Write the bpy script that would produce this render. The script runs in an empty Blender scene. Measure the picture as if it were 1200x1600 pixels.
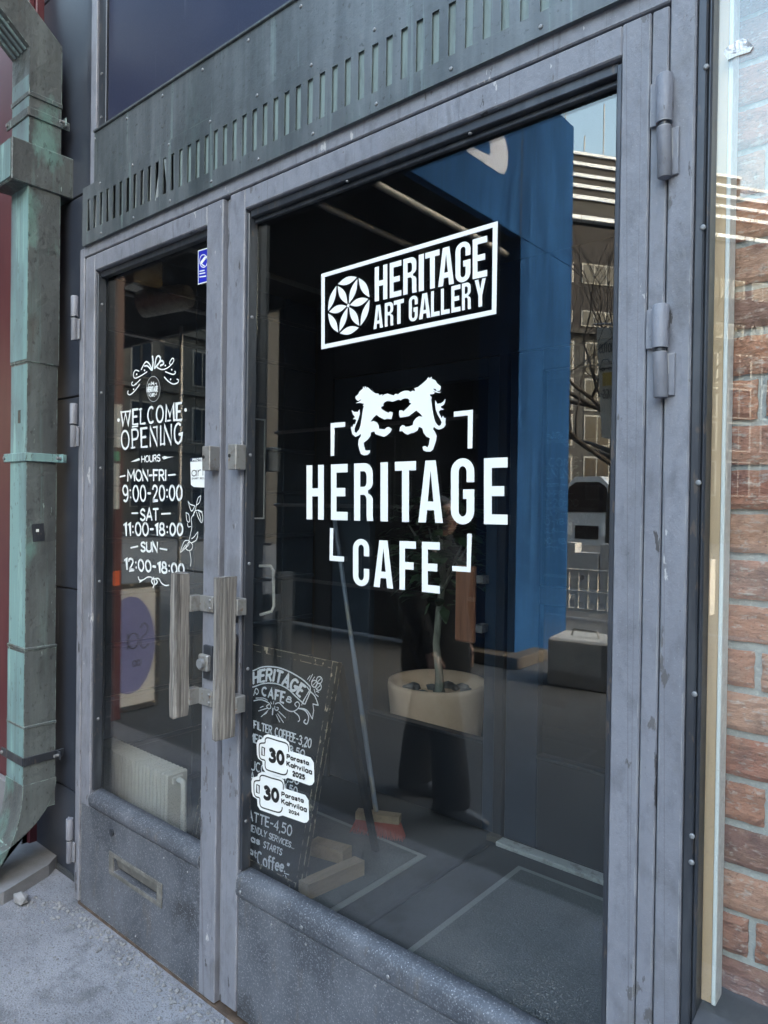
import bpy, bmesh, math, random
from mathutils import Vector, Matrix
from mathutils.geometry import tessellate_polygon
import numpy as np

R = math.radians
scene = bpy.context.scene
COL = scene.collection
random.seed(7)

# ------------------------------------------------------------------ camera, sky, sun, exposure
F, DCAM, CZ = 1109.0, 1.4, 1.62                 # focal length in photo pixels, distance to the facade, eye height
YAW, PITCH, ROLL = R(40.255), R(-0.574), R(0.799)
CAM = Vector((0, -DCAM, CZ))
_f = Vector((-math.sin(YAW), math.cos(YAW), 0)); _r = Vector((math.cos(YAW), math.sin(YAW), 0)); _u = Vector((0, 0, 1))
FW = _f*math.cos(PITCH) + _u*math.sin(PITCH)
_u2 = _u*math.cos(PITCH) - _f*math.sin(PITCH)
RT = _r*math.cos(ROLL) + _u2*math.sin(ROLL)
UP = _u2*math.cos(ROLL) - _r*math.sin(ROLL)
cam = bpy.data.cameras.new('camera'); cam.sensor_fit = 'VERTICAL'; cam.sensor_height = 36; cam.lens = 36*F/1600
cam.clip_start = 0.02; cam.clip_end = 2000
co = bpy.data.objects.new('camera', cam); COL.objects.link(co)
co.matrix_world = Matrix(((RT.x, UP.x, -FW.x, CAM.x), (RT.y, UP.y, -FW.y, CAM.y), (RT.z, UP.z, -FW.z, CAM.z), (0, 0, 0, 1)))
scene.camera = co

SUN_EL, SUN_AZ = R(33), R(100)                   # azimuth from +Y clockwise: veiled sun along the street, from the right
w = bpy.data.worlds.new('World'); scene.world = w; w.use_nodes = True
nt = w.node_tree
sky = nt.nodes.new('ShaderNodeTexSky'); sky.sky_type = 'NISHITA'; sky.sun_disc = False
sky.sun_elevation = SUN_EL; sky.sun_rotation = SUN_AZ; sky.air_density = 2.2; sky.dust_density = 5.0; sky.ozone_density = 1.7
bg = nt.nodes['Background']; bg.inputs['Strength'].default_value = 0.15
nt.links.new(sky.outputs[0], bg.inputs['Color'])
sl = bpy.data.lights.new('sun', 'SUN'); sl.energy = 0.5; sl.angle = R(14); sl.color = (1.0, 0.985, 0.965)
so = bpy.data.objects.new('sun', sl); COL.objects.link(so)
sd = Vector((math.sin(SUN_AZ)*math.cos(SUN_EL), math.cos(SUN_AZ)*math.cos(SUN_EL), math.sin(SUN_EL)))
so.rotation_euler = (-sd).to_track_quat('-Z', 'Y').to_euler()
scene.view_settings.view_transform = 'Standard'; scene.view_settings.look = 'None'
scene.view_settings.exposure = 3.25; scene.view_settings.gamma = 1
scene.view_settings.use_curve_mapping = False

# ------------------------------------------------------------------ materials
def material(name, col, rough=0.6, metal=0.0, layers=(), bumps=(), spec=0.5, vary=None):
    """layers: (kind, scale, stretch xyz, lo, hi, colour, strength); bumps: (kind, scale, stretch, strength, distance)"""
    m = bpy.data.materials.new(name); m.use_nodes = True
    n, l = m.node_tree.nodes, m.node_tree.links
    b = n['Principled BSDF']; b.inputs['Roughness'].default_value = rough; b.inputs['Metallic'].default_value = metal
    b.inputs['Specular IOR Level'].default_value = spec
    tc = n.new('ShaderNodeTexCoord')
    def tex(kind, scale, stretch):
        mp = n.new('ShaderNodeMapping'); mp.inputs['Scale'].default_value = stretch; mp.inputs['Location'].default_value = (3.1, 1.7, 5.3)
        l.new(tc.outputs['Object'], mp.inputs[0])
        if kind == 'noise':
            t = n.new('ShaderNodeTexNoise'); t.inputs['Detail'].default_value = 8; t.inputs['Roughness'].default_value = 0.6; o = t.outputs['Fac']
        elif kind == 'soft':
            t = n.new('ShaderNodeTexNoise'); t.inputs['Detail'].default_value = 2; o = t.outputs['Fac']
        elif kind == 'spot':
            t = n.new('ShaderNodeTexVoronoi'); o = t.outputs['Distance']
        elif kind == 'cell':
            t = n.new('ShaderNodeTexVoronoi'); o = t.outputs['Color']
        elif kind == 'crack':
            t = n.new('ShaderNodeTexVoronoi'); t.feature = 'DISTANCE_TO_EDGE'; o = t.outputs['Distance']
        elif kind == 'edge':
            bv_ = n.new('ShaderNodeBevel'); bv_.samples = 6; bv_.inputs['Radius'].default_value = scale
            g_ = n.new('ShaderNodeNewGeometry'); d_ = n.new('ShaderNodeVectorMath'); d_.operation = 'DOT_PRODUCT'
            l.new(bv_.outputs[0], d_.inputs[0]); l.new(g_.outputs['Normal'], d_.inputs[1])
            t = n.new('ShaderNodeTexNoise'); t.inputs['Detail'].default_value = 6; t.inputs['Scale'].default_value = 38; l.new(mp.outputs[0], t.inputs['Vector'])
            q_ = n.new('ShaderNodeMath'); q_.operation = 'SUBTRACT'; q_.inputs[0].default_value = 1.0; l.new(d_.outputs['Value'], q_.inputs[1])
            q2 = n.new('ShaderNodeMath'); q2.operation = 'MULTIPLY'; l.new(q_.outputs[0], q2.inputs[0])
            r2 = n.new('ShaderNodeMapRange'); r2.inputs['From Min'].default_value = .46; r2.inputs['From Max'].default_value = .58; l.new(t.outputs['Fac'], r2.inputs['Value'])
            l.new(r2.outputs[0], q2.inputs[1]); return q2.outputs[0]
        elif kind == 'wave':
            t = n.new('ShaderNodeTexWave'); t.inputs['Distortion'].default_value = 6; t.inputs['Detail'].default_value = 3; o = t.outputs['Fac']
        t.inputs['Scale'].default_value = scale
        l.new(mp.outputs[0], t.inputs['Vector'])
        return o
    cur = None
    base = tuple(col)+(1,)
    if vary:
        at = n.new('ShaderNodeAttribute'); at.attribute_name = vary; cur = at.outputs['Color']
    for kind, scale, stretch, lo, hi, c2, st in layers:
        o = tex(kind, scale, stretch)
        mr = n.new('ShaderNodeMapRange'); mr.inputs['From Min'].default_value = lo; mr.inputs['From Max'].default_value = hi
        mr.inputs['To Max'].default_value = st; mr.clamp = True
        if kind == 'cell':
            sp = n.new('ShaderNodeSeparateColor'); l.new(o, sp.inputs[0]); o = sp.outputs[0]
        l.new(o, mr.inputs['Value'])
        mx = n.new('ShaderNodeMix'); mx.data_type = 'RGBA'
        l.new(mr.outputs[0], mx.inputs['Factor'])
        if cur is None: mx.inputs['A'].default_value = base
        else: l.new(cur, mx.inputs['A'])
        mx.inputs['B'].default_value = tuple(c2)+(1,)
        cur = mx.outputs['Result']
    if cur is None: b.inputs['Base Color'].default_value = base
    else: l.new(cur, b.inputs['Base Color'])
    prev = None
    for kind, scale, stretch, st, dist in bumps:
        o = tex(kind, scale, stretch)
        bp = n.new('ShaderNodeBump'); bp.inputs['Strength'].default_value = st; bp.inputs['Distance'].default_value = dist
        l.new(o, bp.inputs['Height'])
        if prev: l.new(prev, bp.inputs['Normal'])
        prev = bp.outputs['Normal']
    if prev: l.new(prev, b.inputs['Normal'])
    return m

def glass_material(name, r0, tint, dust=0.0, dust_scale=160, haze=0.0):
    """coated window glass: straight-through transmission plus a mirror share that grows towards grazing (Schlick), and dust specks"""
    m = bpy.data.materials.new(name); m.use_nodes = True
    n, l = m.node_tree.nodes, m.node_tree.links
    n.remove(n['Principled BSDF']); out = n['Material Output']
    tr = n.new('ShaderNodeBsdfTransparent'); tr.inputs[0].default_value = tint+(1,)
    gl = n.new('ShaderNodeBsdfGlossy'); gl.inputs['Roughness'].default_value = 0.0; gl.inputs['Color'].default_value = (0.93, 0.97, 1.0, 1)
    ge = n.new('ShaderNodeNewGeometry')
    dt = n.new('ShaderNodeVectorMath'); dt.operation = 'DOT_PRODUCT'
    l.new(ge.outputs['Incoming'], dt.inputs[0]); l.new(ge.outputs['Normal'], dt.inputs[1])
    ab = n.new('ShaderNodeMath'); ab.operation = 'ABSOLUTE'; l.new(dt.outputs['Value'], ab.inputs[0])
    om = n.new('ShaderNodeMath'); om.operation = 'SUBTRACT'; om.inputs[0].default_value = 1; l.new(ab.outputs[0], om.inputs[1])
    pw = n.new('ShaderNodeMath'); pw.operation = 'POWER'; pw.inputs[1].default_value = 5; l.new(om.outputs[0], pw.inputs[0])
    ma = n.new('ShaderNodeMath'); ma.operation = 'MULTIPLY_ADD'; ma.inputs[1].default_value = 1-r0; ma.inputs[2].default_value = r0
    l.new(pw.outputs[0], ma.inputs[0])
    mx = n.new('ShaderNodeMixShader'); l.new(ma.outputs[0], mx.inputs[0]); l.new(tr.outputs[0], mx.inputs[1]); l.new(gl.outputs[0], mx.inputs[2])
    last = mx.outputs[0]
    if dust > 0:
        tc = n.new('ShaderNodeTexCoord')
        vo = n.new('ShaderNodeTexVoronoi'); vo.inputs['Scale'].default_value = dust_scale; l.new(tc.outputs['Object'], vo.inputs['Vector'])
        no = n.new('ShaderNodeTexNoise'); no.inputs['Scale'].default_value = 5; no.inputs['Detail'].default_value = 5; l.new(tc.outputs['Object'], no.inputs['Vector'])
        sx = n.new('ShaderNodeSeparateXYZ'); l.new(tc.outputs['Object'], sx.inputs[0])
        hz = n.new('ShaderNodeMapRange'); hz.inputs['From Min'].default_value = 1.25; hz.inputs['From Max'].default_value = 0.4; hz.inputs['To Min'].default_value = 0.07; hz.inputs['To Max'].default_value = 0.3
        l.new(sx.outputs['Z'], hz.inputs['Value'])           # splash dirt sits on the lowest part of the pane
        nm = n.new('ShaderNodeMapRange'); nm.inputs['From Min'].default_value = 0.35; nm.inputs['From Max'].default_value = 0.7; nm.inputs['To Min'].default_value = 0.35; nm.inputs['To Max'].default_value = 1.1
        l.new(no.outputs['Fac'], nm.inputs['Value'])
        mu = n.new('ShaderNodeMath'); mu.operation = 'MULTIPLY'; l.new(hz.outputs[0], mu.inputs[0]); l.new(nm.outputs[0], mu.inputs[1])
        lt = n.new('ShaderNodeMath'); lt.operation = 'LESS_THAN'; l.new(vo.outputs['Distance'], lt.inputs[0]); l.new(mu.outputs[0], lt.inputs[1])
        ds = n.new('ShaderNodeMath'); ds.operation = 'MULTIPLY_ADD'; ds.inputs[1].default_value = dust; l.new(lt.outputs[0], ds.inputs[0])
        m2 = n.new('ShaderNodeMath'); m2.operation = 'MULTIPLY'; m2.inputs[1].default_value = haze; l.new(nm.outputs[0], m2.inputs[0])
        l.new(m2.outputs[0], ds.inputs[2])
        df = n.new('ShaderNodeBsdfDiffuse'); df.inputs[0].default_value = (0.55, 0.57, 0.6, 1)
        m3 = n.new('ShaderNodeMixShader'); l.new(ds.outputs[0], m3.inputs[0]); l.new(last, m3.inputs[1]); l.new(df.outputs[0], m3.inputs[2])
        last = m3.outputs[0]
    l.new(last, out.inputs['Surface'])
    return m

XYZ = (1, 1, 1); VERT = (1, 1, 0.08); HOR = (0.08, 1, 1)
GREY = material('grey_paint', (0.180, 0.189, 0.228), 0.5, 0, [
    ('noise', 7, (1, 1, 0.5), 0.36, 0.72, (0.235, 0.246, 0.292), 0.8),
    ('noise', 30, (1, 1, 0.45), 0.50, 0.72, (0.108, 0.113, 0.138), 0.6),
    ('noise', 5, (1, 1, 0.7), 0.56, 0.70, (0.115, 0.115, 0.125), 0.6),
    ('crack', 11, (1, 1, 0.02), 0.010, 0.004, (0.07, 0.07, 0.08), 0.3),
    ('noise', 26, (1, 1, 0.4), 0.655, 0.675, (0.085, 0.08, 0.082), 0.75),
    ('noise', 19, (1, 1, 0.3), 0.665, 0.675, (0.46, 0.46, 0.48), 0.9), ('noise', 21, (1, 1, 0.25), 0.66, 0.668, (0.045, 0.042, 0.044), 0.85),
    ('spot', 130, (1, 1, .5), 0.10, 0.07, (0.36, 0.37, 0.40), 0.5),
    ('edge', 0.006, (1, 1, .4), 0.02, 0.12, (0.40, 0.40, 0.41), 0.8)],
    [('noise', 16, (1, 1, 0.6), 0.35, 0.012), ('crack', 11, (1, 1, 0.02), 0.12, 0.004), ('noise', 90, (1, 1, 0.5), 0.5, 0.003), ('noise', 350, XYZ, 0.35, 0.001)])
DUSTY = material('dusty_sheet_metal', (0.072, 0.081, 0.102), 0.5, 0.2, [
    ('noise', 5, (1, 1, 0.6), 0.40, 0.68, (0.15, 0.163, 0.195), 0.9),
    ('noise', 3.1, XYZ, 0.54, 0.68, (0.028, 0.029, 0.033), 0.85),
    ('noise', 16, (1, 1, .3), 0.58, 0.70, (0.13, 0.115, 0.105), 0.6),
    ('noise', 180, XYZ, 0.53, 0.66, (0.30, 0.32, 0.36), 0.6),
    ('spot', 95, XYZ, 0.17, 0.10, (0.46, 0.48, 0.53), 0.7),
    ('edge', 0.006, XYZ, 0.02, 0.12, (0.34, 0.35, 0.37), 0.7)],
    [('noise', 30, XYZ, 0.3, 0.006), ('noise', 4, XYZ, 0.25, 0.03)])
DARKSTEEL = material('dark_steel', (0.055, 0.062, 0.078), 0.4, 0.5, [
    ('noise', 18, (1, 1, 0.2), 0.5, 0.7, (0.10, 0.11, 0.13), 0.8), ('noise', 60, (1, 1, .3), 0.6, 0.66, (0.14, 0.115, 0.1), 0.6)],
    [('noise', 90, XYZ, 0.2, 0.002)])
STEEL = material('worn_steel', (0.32, 0.32, 0.32), 0.45, 0.55, [
    ('noise', 30, XYZ, 0.48, 0.68, (0.17, 0.155, 0.14), 0.8), ('noise', 70, XYZ, 0.6, 0.66, (0.24, 0.12, 0.07), 0.6)],
    [('noise', 120, XYZ, 0.2, 0.002)])
SCREW = material('screw_metal', (0.24, 0.25, 0.27), 0.5, 0.3, [('noise', 200, XYZ, 0.5, 0.7, (0.2, 0.19, 0.18), 0.7)])
FASCIA = material('patinated_copper_sheet', (0.098, 0.112, 0.126), 0.45, 0.25, [
    ('noise', 14, (1, 1, 0.05), 0.42, 0.70, (0.175, 0.198, 0.218), 0.85),
    ('noise', 4, (1, 1, 0.4), 0.48, 0.70, (0.042, 0.055, 0.062), 0.8),
    ('noise', 9, (1, 1, 0.5), 0.58, 0.72, (0.09, 0.125, 0.128), 0.6),
    ('noise', 30, (1, 1, 0.05), 0.60, 0.72, (0.21, 0.29, 0.29), 0.6),
    ('noise', 60, XYZ, 0.60, 0.67, (0.045, 0.05, 0.05), 0.6),
    ('edge', 0.005, XYZ, 0.02, 0.12, (0.15, 0.19, 0.17), 0.7)],
    [('noise', 6, XYZ, 0.25, 0.02), ('noise', 150, XYZ, 0.15, 0.002)])
TEAL = material('verdigris_backing', (0.17, 0.225, 0.23), 0.65, 0, [
    ('noise', 60, (1, 1, .2), 0.45, 0.7, (0.11, 0.145, 0.15), 0.9)], [('noise', 150, XYZ, 0.2, 0.002)])
PIPE = material('verdigris_copper_pipe', (0.095, 0.108, 0.115), 0.5, 0.2, [
    ('noise', 9, (1, 1, 0.06), 0.42, 0.64, (0.15, 0.175, 0.182), 0.8),
    ('noise', 2.6, (1, 1, 0.25), 0.48, 0.60, (0.052, 0.057, 0.063), 0.85),
    ('noise', 16, (1, 1, 0.05), 0.56, 0.70, (0.15, 0.24, 0.235), 0.75),
    ('noise', 4, (1, 1, .5), 0.585, 0.66, (0.14, 0.25, 0.235), 0.85),
    ('noise', 8, (1, 1, .3), 0.58, 0.68, (0.075, 0.064, 0.056), 0.6),
    ('noise', 60, (1, 1, .5), 0.58, 0.67, (0.036, 0.04, 0.042), 0.6),
    ('noise', 33, (1, 1, .2), 0.665, 0.685, (0.36, 0.47, 0.45), 0.8),
    ('edge', 0.006, XYZ, 0.02, 0.12, (0.30, 0.43, 0.41), 0.8)],
    [('noise', 5, XYZ, 0.7, 0.03), ('noise', 120, XYZ, 0.1, 0.001)])
PIPE_FRONT = material('pale_verdigris', (0.18, 0.31, 0.325), 0.6, 0.05, [
    ('noise', 12, (1, 1, 0.06), 0.44, 0.66, (0.11, 0.165, 0.185), 0.85),
    ('noise', 1.6, (1, 1, 0.4), 0.48, 0.60, (0.11, 0.135, 0.165), 0.8),
    ('noise', 26, (1, 1, .08), 0.56, 0.68, (0.28, 0.45, 0.45), 0.75),
    ('noise', 50, (1, 1, .4), 0.61, 0.67, (0.055, 0.062, 0.065), 0.6)],
    [('noise', 8, XYZ, 0.35, 0.015), ('noise', 120, XYZ, 0.1, 0.001)])
GRANITE = material('polished_dark_granite', (0.022, 0.027, 0.041), 0.35, 0, [
    ('noise', 400, XYZ, 0.52, 0.66, (0.085, 0.095, 0.12), 0.7), ('noise', 30, (1, 1, 0.04), 0.66, 0.72, (0.22, 0.24, 0.28), 0.5),
    ('noise', 5, XYZ, 0.5, 0.7, (0.045, 0.052, 0.068), 0.7)], [('noise', 200, XYZ, 0.06, 0.002)])
NAVY = material('navy_stone', (0.026, 0.031, 0.062), 0.32, 0, [
    ('noise', 320, XYZ, 0.52, 0.66, (0.055, 0.06, 0.095), 0.6), ('noise', 40, (1, 1, 0.03), 0.64, 0.70, (0.12, 0.13, 0.17), 0.5),
    ('noise', 3, XYZ, 0.5, 0.7, (0.04, 0.045, 0.08), 0.7)], [('noise', 200, XYZ, 0.05, 0.002)])
GROUND = material('dusty_concrete', (0.215, 0.228, 0.268), 0.9, 0, [
    ('noise', 2.3, XYZ, 0.42, 0.66, (0.285, 0.302, 0.35), 0.9), ('noise', 9, XYZ, 0.48, 0.66, (0.135, 0.142, 0.165), 0.85), ('noise', 1.1, XYZ, 0.50, 0.64, (0.175, 0.186, 0.218), 0.75),
    ('noise', 160, XYZ, 0.53, 0.64, (0.085, 0.088, 0.095), 0.7), ('spot', 70, XYZ, 0.15, 0.08, (0.40, 0.41, 0.44), 0.8), ('spot', 31, XYZ, 0.12, 0.07, (0.07, 0.07, 0.075), 0.7)],
    [('noise', 25, XYZ, 0.6, 0.015), ('noise', 160, XYZ, 0.8, 0.006)])
ASPHALT = material('street_asphalt', (0.058, 0.064, 0.074), 0.9, 0, [('noise', 2, XYZ, 0.4, 0.7, (0.082, 0.09, 0.10), 0.8), ('noise', 120, XYZ, 0.55, 0.65, (0.036, 0.038, 0.043), 0.6)], [('noise', 120, XYZ, 0.4, 0.004)])
SLAB = material('worn_stone_slab', (0.19, 0.20, 0.225), 0.8, 0, [('noise', 6, XYZ, 0.45, 0.65, (0.13, 0.138, 0.155), 0.8), ('spot', 90, XYZ, 0.14, 0.08, (0.34, 0.35, 0.37), 0.6)], [('noise', 40, XYZ, 0.3, 0.005)])
PEBBLE = material('pebble_stone', (0.24, 0.25, 0.27), 0.85, 0, [('noise', 30, XYZ, 0.45, 0.65, (0.13, 0.13, 0.14), 0.8), ('spot', 40, XYZ, .3, .1, (.4, .4, .42), .5)], [('noise', 80, XYZ, 0.3, 0.003)])
RED = material('maroon_paint', (0.075, 0.016, 0.024), 0.45, 0, [('noise', 5, (1, 1, .2), 0.45, 0.7, (0.105, 0.03, 0.036), 0.8)], [('noise', 60, (1, 1, .1), 0.1, 0.002)])
OLDWOOD = material('weathered_grey_wood', (0.215, 0.20, 0.19), 0.85, 0, [
    ('noise', 45, (1, 1, 0.05), 0.42, 0.62, (0.06, 0.056, 0.056), 0.9), ('noise', 110, (1, 1, 0.03), 0.50, 0.66, (0.40, 0.38, 0.36), 0.75),
    ('noise', 12, (1, 1, 0.15), 0.60, 0.72, (0.17, 0.12, 0.075), 0.5), ('edge', 0.008, XYZ, 0.02, 0.12, (0.05, 0.045, 0.043), 0.7)],
    [('noise', 60, (1, 1, 0.03), 1.0, 0.01)])
BROWNWOOD = material('varnished_brown_wood', (0.30, 0.13, 0.075), 0.4, 0, [('noise', 60, (1, 1, 0.05), 0.45, 0.65, (0.16, 0.065, 0.04), 0.8)], [('noise', 70, (1, 1, 0.04), 0.2, 0.003)])
TAN = material('pale_plywood', (0.56, 0.405, 0.25), 0.6, 0, [('noise', 10, (1, 1, 0.06), 0.42, 0.7, (0.47, 0.335, 0.205), 0.8), ('noise', 70, (1, 1, .05), 0.6, 0.7, (0.33, 0.24, 0.15), 0.4)], [('noise', 70, (1, 1, .05), 0.1, 0.002)])
WHITE = material('white_vinyl', (0.80, 0.82, 0.83), 0.45)
PAINTW = material('white_hand_paint', (0.74, 0.77, 0.78), 0.7, 0, [('noise', 90, XYZ, 0.56, 0.7, (0.42, 0.45, 0.48), 0.7)])
CHALK = material('chalk_paint', (0.84, 0.87, 0.93), 0.9, 0, [('noise', 160, XYZ, 0.54, 0.7, (0.5, 0.54, 0.62), 0.8)])
BLACKINK = material('black_ink', (0.012, 0.012, 0.013), 0.5)
BLUEINK = material('blue_ink', (0.012, 0.02, 0.45), 0.5)
NAVYINK = material('navy_ink', (0.015, 0.025, 0.06), 0.5)
FOAM = material('white_foam_strip', (0.74, 0.79, 0.79), 0.7, 0, [('wave', 60, XYZ, 0.3, 0.8, (0.6, 0.65, 0.66), 0.6)])
SILL = material('dark_sheet_sill', (0.06, 0.064, 0.075), 0.55, 0.2, [('noise', 12, XYZ, 0.5, 0.7, (0.1, 0.105, 0.115), 0.8)], [('noise', 60, XYZ, 0.15, 0.002)])
BRICK = material('rough_red_brick', (0.3, 0.14, 0.09), 0.9, 0, [
    ('noise', 24, XYZ, 0.48, 0.7, (0.40, 0.24, 0.17), 0.7), ('noise', 14, XYZ, 0.52, 0.68, (0.16, 0.085, 0.07), 0.75),
    ('noise', 55, (1, 1, 2), 0.56, 0.68, (0.56, 0.47, 0.41), 0.75), ('noise', 34, (.6, 1, 2.2), 0.60, 0.70, (0.62, 0.54, 0.48), 0.7), ('noise', 120, XYZ, 0.58, 0.68, (0.12, 0.065, 0.05), 0.6)],
    [('noise', 45, (0.6, 1, 2), 0.8, 0.012), ('noise', 200, XYZ, 0.6, 0.003)], vary='tone')
MORTAR = material('lime_mortar', (0.42, 0.44, 0.43), 0.95, 0, [('noise', 50, XYZ, 0.45, 0.65, (0.38, 0.40, 0.39), 0.8), ('noise', 150, XYZ, 0.55, 0.65, (0.6, 0.62, 0.6), 0.6)], [('noise', 90, XYZ, 0.6, 0.006)])
CHIP = material('torn_silver_sticker', (0.55, 0.55, 0.57), 0.35, 0.6, [('noise', 40, XYZ, 0.5, 0.56, (0.14, 0.14, 0.15), 0.9)], [('noise', 60, XYZ, 0.6, 0.01)])
PANE = glass_material('coated_door_glass', 0.09, (0.96, 0.97, 0.965), 0.22, 210, 0.002)
PANE_DIRTY = glass_material('dirty_door_glass', 0.085, (0.96, 0.97, 0.965), 0.35, 190, 0.004)
PANE_WIN = glass_material('clear_window_sheet', 0.085, (0.97, 0.98, 0.98), 0.04, 120, 0.002)
PANE_IN = glass_material('inner_door_glass', 0.05, (0.97, 0.97, 0.96))
INNAVY = material('navy_interior_paint', (0.022, 0.036, 0.06), 0.4, 0, [('noise', 12, XYZ, 0.5, 0.7, (0.035, 0.052, 0.08), 0.6)])
INDARK = material('black_interior_paint', (0.016, 0.019, 0.026), 0.5)
INBACK = material('dark_back_room', (0.05, 0.045, 0.045), 0.8, 0, [('noise', 2, XYZ, 0.45, 0.65, (0.09, 0.065, 0.05), 0.7)])
INFLOOR = material('dark_carpet_tile', (0.036, 0.041, 0.048), 0.95, 0, [('noise', 300, XYZ, 0.5, 0.64, (0.065, 0.071, 0.08), 0.8), ('noise', 4, XYZ, 0.5, 0.7, (0.036, 0.04, 0.047), 0.7)], [('noise', 300, XYZ, 0.5, 0.004)])
MAT = material('rubber_floor_mat', (0.075, 0.086, 0.09), 0.85, 0, [('spot', 120, XYZ, 0.3, 0.15, (0.16, 0.175, 0.18), 0.8)], [('spot', 120, XYZ, 0.5, 0.003)])
MATEDGE = material('rubber_mat_edge', (0.2, 0.215, 0.22), 0.8)
THRESH = material('threshold_strip', (0.5, 0.52, 0.52), 0.6, 0.1, [('noise', 30, XYZ, 0.5, 0.65, (0.25, 0.24, 0.22), 0.7)])
BOARD = material('blackboard', (0.019, 0.022, 0.027), 0.6, 0, [('noise', 6, XYZ, 0.5, 0.7, (0.034, 0.037, 0.043), 0.7)])
BOARDFR = material('worn_black_frame', (0.02, 0.02, 0.021), 0.55, 0, [('noise', 26, (1, 1, .6), 0.60, 0.64, (0.50, 0.44, 0.33), 0.85), ('edge', 0.008, XYZ, 0.02, 0.1, (0.5, 0.44, 0.33), 0.9)], [('noise', 60, XYZ, 0.3, 0.003)])
PALEWOOD = material('pale_wood_block', (0.33, 0.27, 0.20), 0.7, 0, [('noise', 30, (1, .1, 1), 0.45, 0.65, (0.24, 0.19, 0.14), 0.8)])
BROOMH = material('blue_worn_broom_handle', (0.16, 0.21, 0.30), 0.5, 0, [('soft', 4, (1, 1, 1), 0.50, 0.60, (0.42, 0.36, 0.22), 0.8)])
BRISTLE = material('red_bristle', (0.32, 0.075, 0.06), 0.6)
POT = material('pale_clay_pot', (0.88, 0.68, 0.54), 0.7, 0, [('noise', 8, XYZ, 0.45, 0.65, (0.76, 0.56, 0.43), 0.7)], [('noise', 80, XYZ, 0.15, 0.002)])
TRUNK = material('pale_bark', (0.34, 0.38, 0.36), 0.8, 0, [('noise', 25, (1, 1, .2), 0.5, 0.65, (0.18, 0.2, 0.19), 0.8)])
LEAF = material('dark_leaf', (0.06, 0.13, 0.065), 0.4, 0, [('noise', 9, XYZ, 0.45, 0.65, (0.035, 0.075, 0.04), 0.8)])
RADI = material('cream_radiator_paint', (0.38, 0.385, 0.37), 0.5, 0, [('noise', 20, XYZ, 0.5, 0.7, (0.36, 0.37, 0.34), 0.6)])
RUST = material('rusty_edge', (0.075, 0.055, 0.045), 0.85, 0, [('noise', 30, XYZ, .45, .65, (0.14, 0.10, 0.075), .8)], [('noise', 80, XYZ, .5, .004)])
SLOTM = material('grimy_slot_frame', (0.15, 0.148, 0.14), 0.6, 0.2, [('noise', 40, XYZ, .45, .65, (0.24, 0.235, 0.225), .8), ('noise', 9, XYZ, .5, .7, (.08, .075, .07), .7)], [('noise', 90, XYZ, .3, .002)])
ZINC = material('dull_zinc', (0.62, 0.62, 0.58), 0.4, 0.7, [('noise', 15, XYZ, 0.45, 0.65, (0.35, 0.34, 0.31), 0.8)])
BLUEPLY = material('blue_stained_plywood', (0.020, 0.082, 0.235), 0.7, 0, [
    ('noise', .8, XYZ, 0.42, 0.62, (0.014, 0.058, 0.17), 0.9),
    ('noise', 1.3, (1, 3, 0.4), 0.45, 0.62, (0.009, 0.042, 0.125), 0.8), ('noise', 2.6, (1, 4, 0.3), 0.52, 0.68, (0.028, 0.105, 0.28), 0.6),
    ('noise', 5, (1, 5, .16), 0.55, 0.64, (0.006, 0.027, 0.085), 0.65)], spec=0.03)
DARKPLY = material('dark_navy_plywood', (0.02, 0.028, 0.042), 0.7, 0, [('noise', 3, (1, 1, .2), 0.5, 0.7, (0.03, 0.04, 0.055), 0.7)])
LETTERGREY = material('pale_grey_letter_paint', (0.36, 0.40, 0.52), 0.7)
CORR = material('dark_corrugated_sheet', (0.05, 0.052, 0.055), 0.6, 0.3)
TUBE = material('galvanised_tube', (0.38, 0.38, 0.39), 0.45, 0.5)
TIMBER = material('rough_sawn_timber', (0.085, 0.072, 0.056), 0.85, 0, [('noise', 20, (.1, 1, 1), 0.45, 0.65, (0.05, 0.042, 0.034), 0.8)])
PAPER = material('paper_notice', (0.66, 0.70, 0.72), 0.8)
ORANGE = material('orange_sticker', (0.75, 0.13, 0.03), 0.6)
GREENST = material('green_sticker', (0.08, 0.35, 0.25), 0.6)
LILAC = material('lilac_print', (0.17, 0.185, 0.42), 0.6)
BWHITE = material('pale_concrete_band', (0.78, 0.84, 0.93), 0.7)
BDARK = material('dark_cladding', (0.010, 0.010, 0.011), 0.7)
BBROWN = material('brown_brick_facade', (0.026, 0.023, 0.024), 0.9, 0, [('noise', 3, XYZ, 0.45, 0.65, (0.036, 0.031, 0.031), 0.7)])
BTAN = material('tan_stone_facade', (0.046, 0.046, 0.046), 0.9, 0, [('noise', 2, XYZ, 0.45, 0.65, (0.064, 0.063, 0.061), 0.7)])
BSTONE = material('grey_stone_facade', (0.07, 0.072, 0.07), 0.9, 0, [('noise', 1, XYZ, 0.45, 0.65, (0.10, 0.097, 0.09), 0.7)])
WINGLASS = material('building_window_glass', (0.012, 0.02, 0.034), 0.12, 0.0, spec=0.35)
WINFRAME = material('white_window_frame', (0.27, 0.275, 0.27), 0.5)
BARK = material('dark_street_tree_bark', (0.035, 0.03, 0.027), 0.9)
PLASTIC = material('grey_white_plastic', (0.56, 0.57, 0.59), 0.5, 0, [('noise', 6, XYZ, 0.45, 0.7, (0.44, 0.45, 0.47), 0.7)])
CONCRETE = material('cast_concrete', (0.44, 0.45, 0.46), 0.9, 0, [('noise', 5, XYZ, 0.45, 0.65, (0.33, 0.34, 0.35), 0.8)], [('noise', 60, XYZ, 0.3, 0.004)])
FENCEM = material('pale_fence_bar', (0.62, 0.62, 0.6), 0.5)
BANNER = material('pale_banner_cloth', (0.56, 0.54, 0.48), 0.8)
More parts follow.
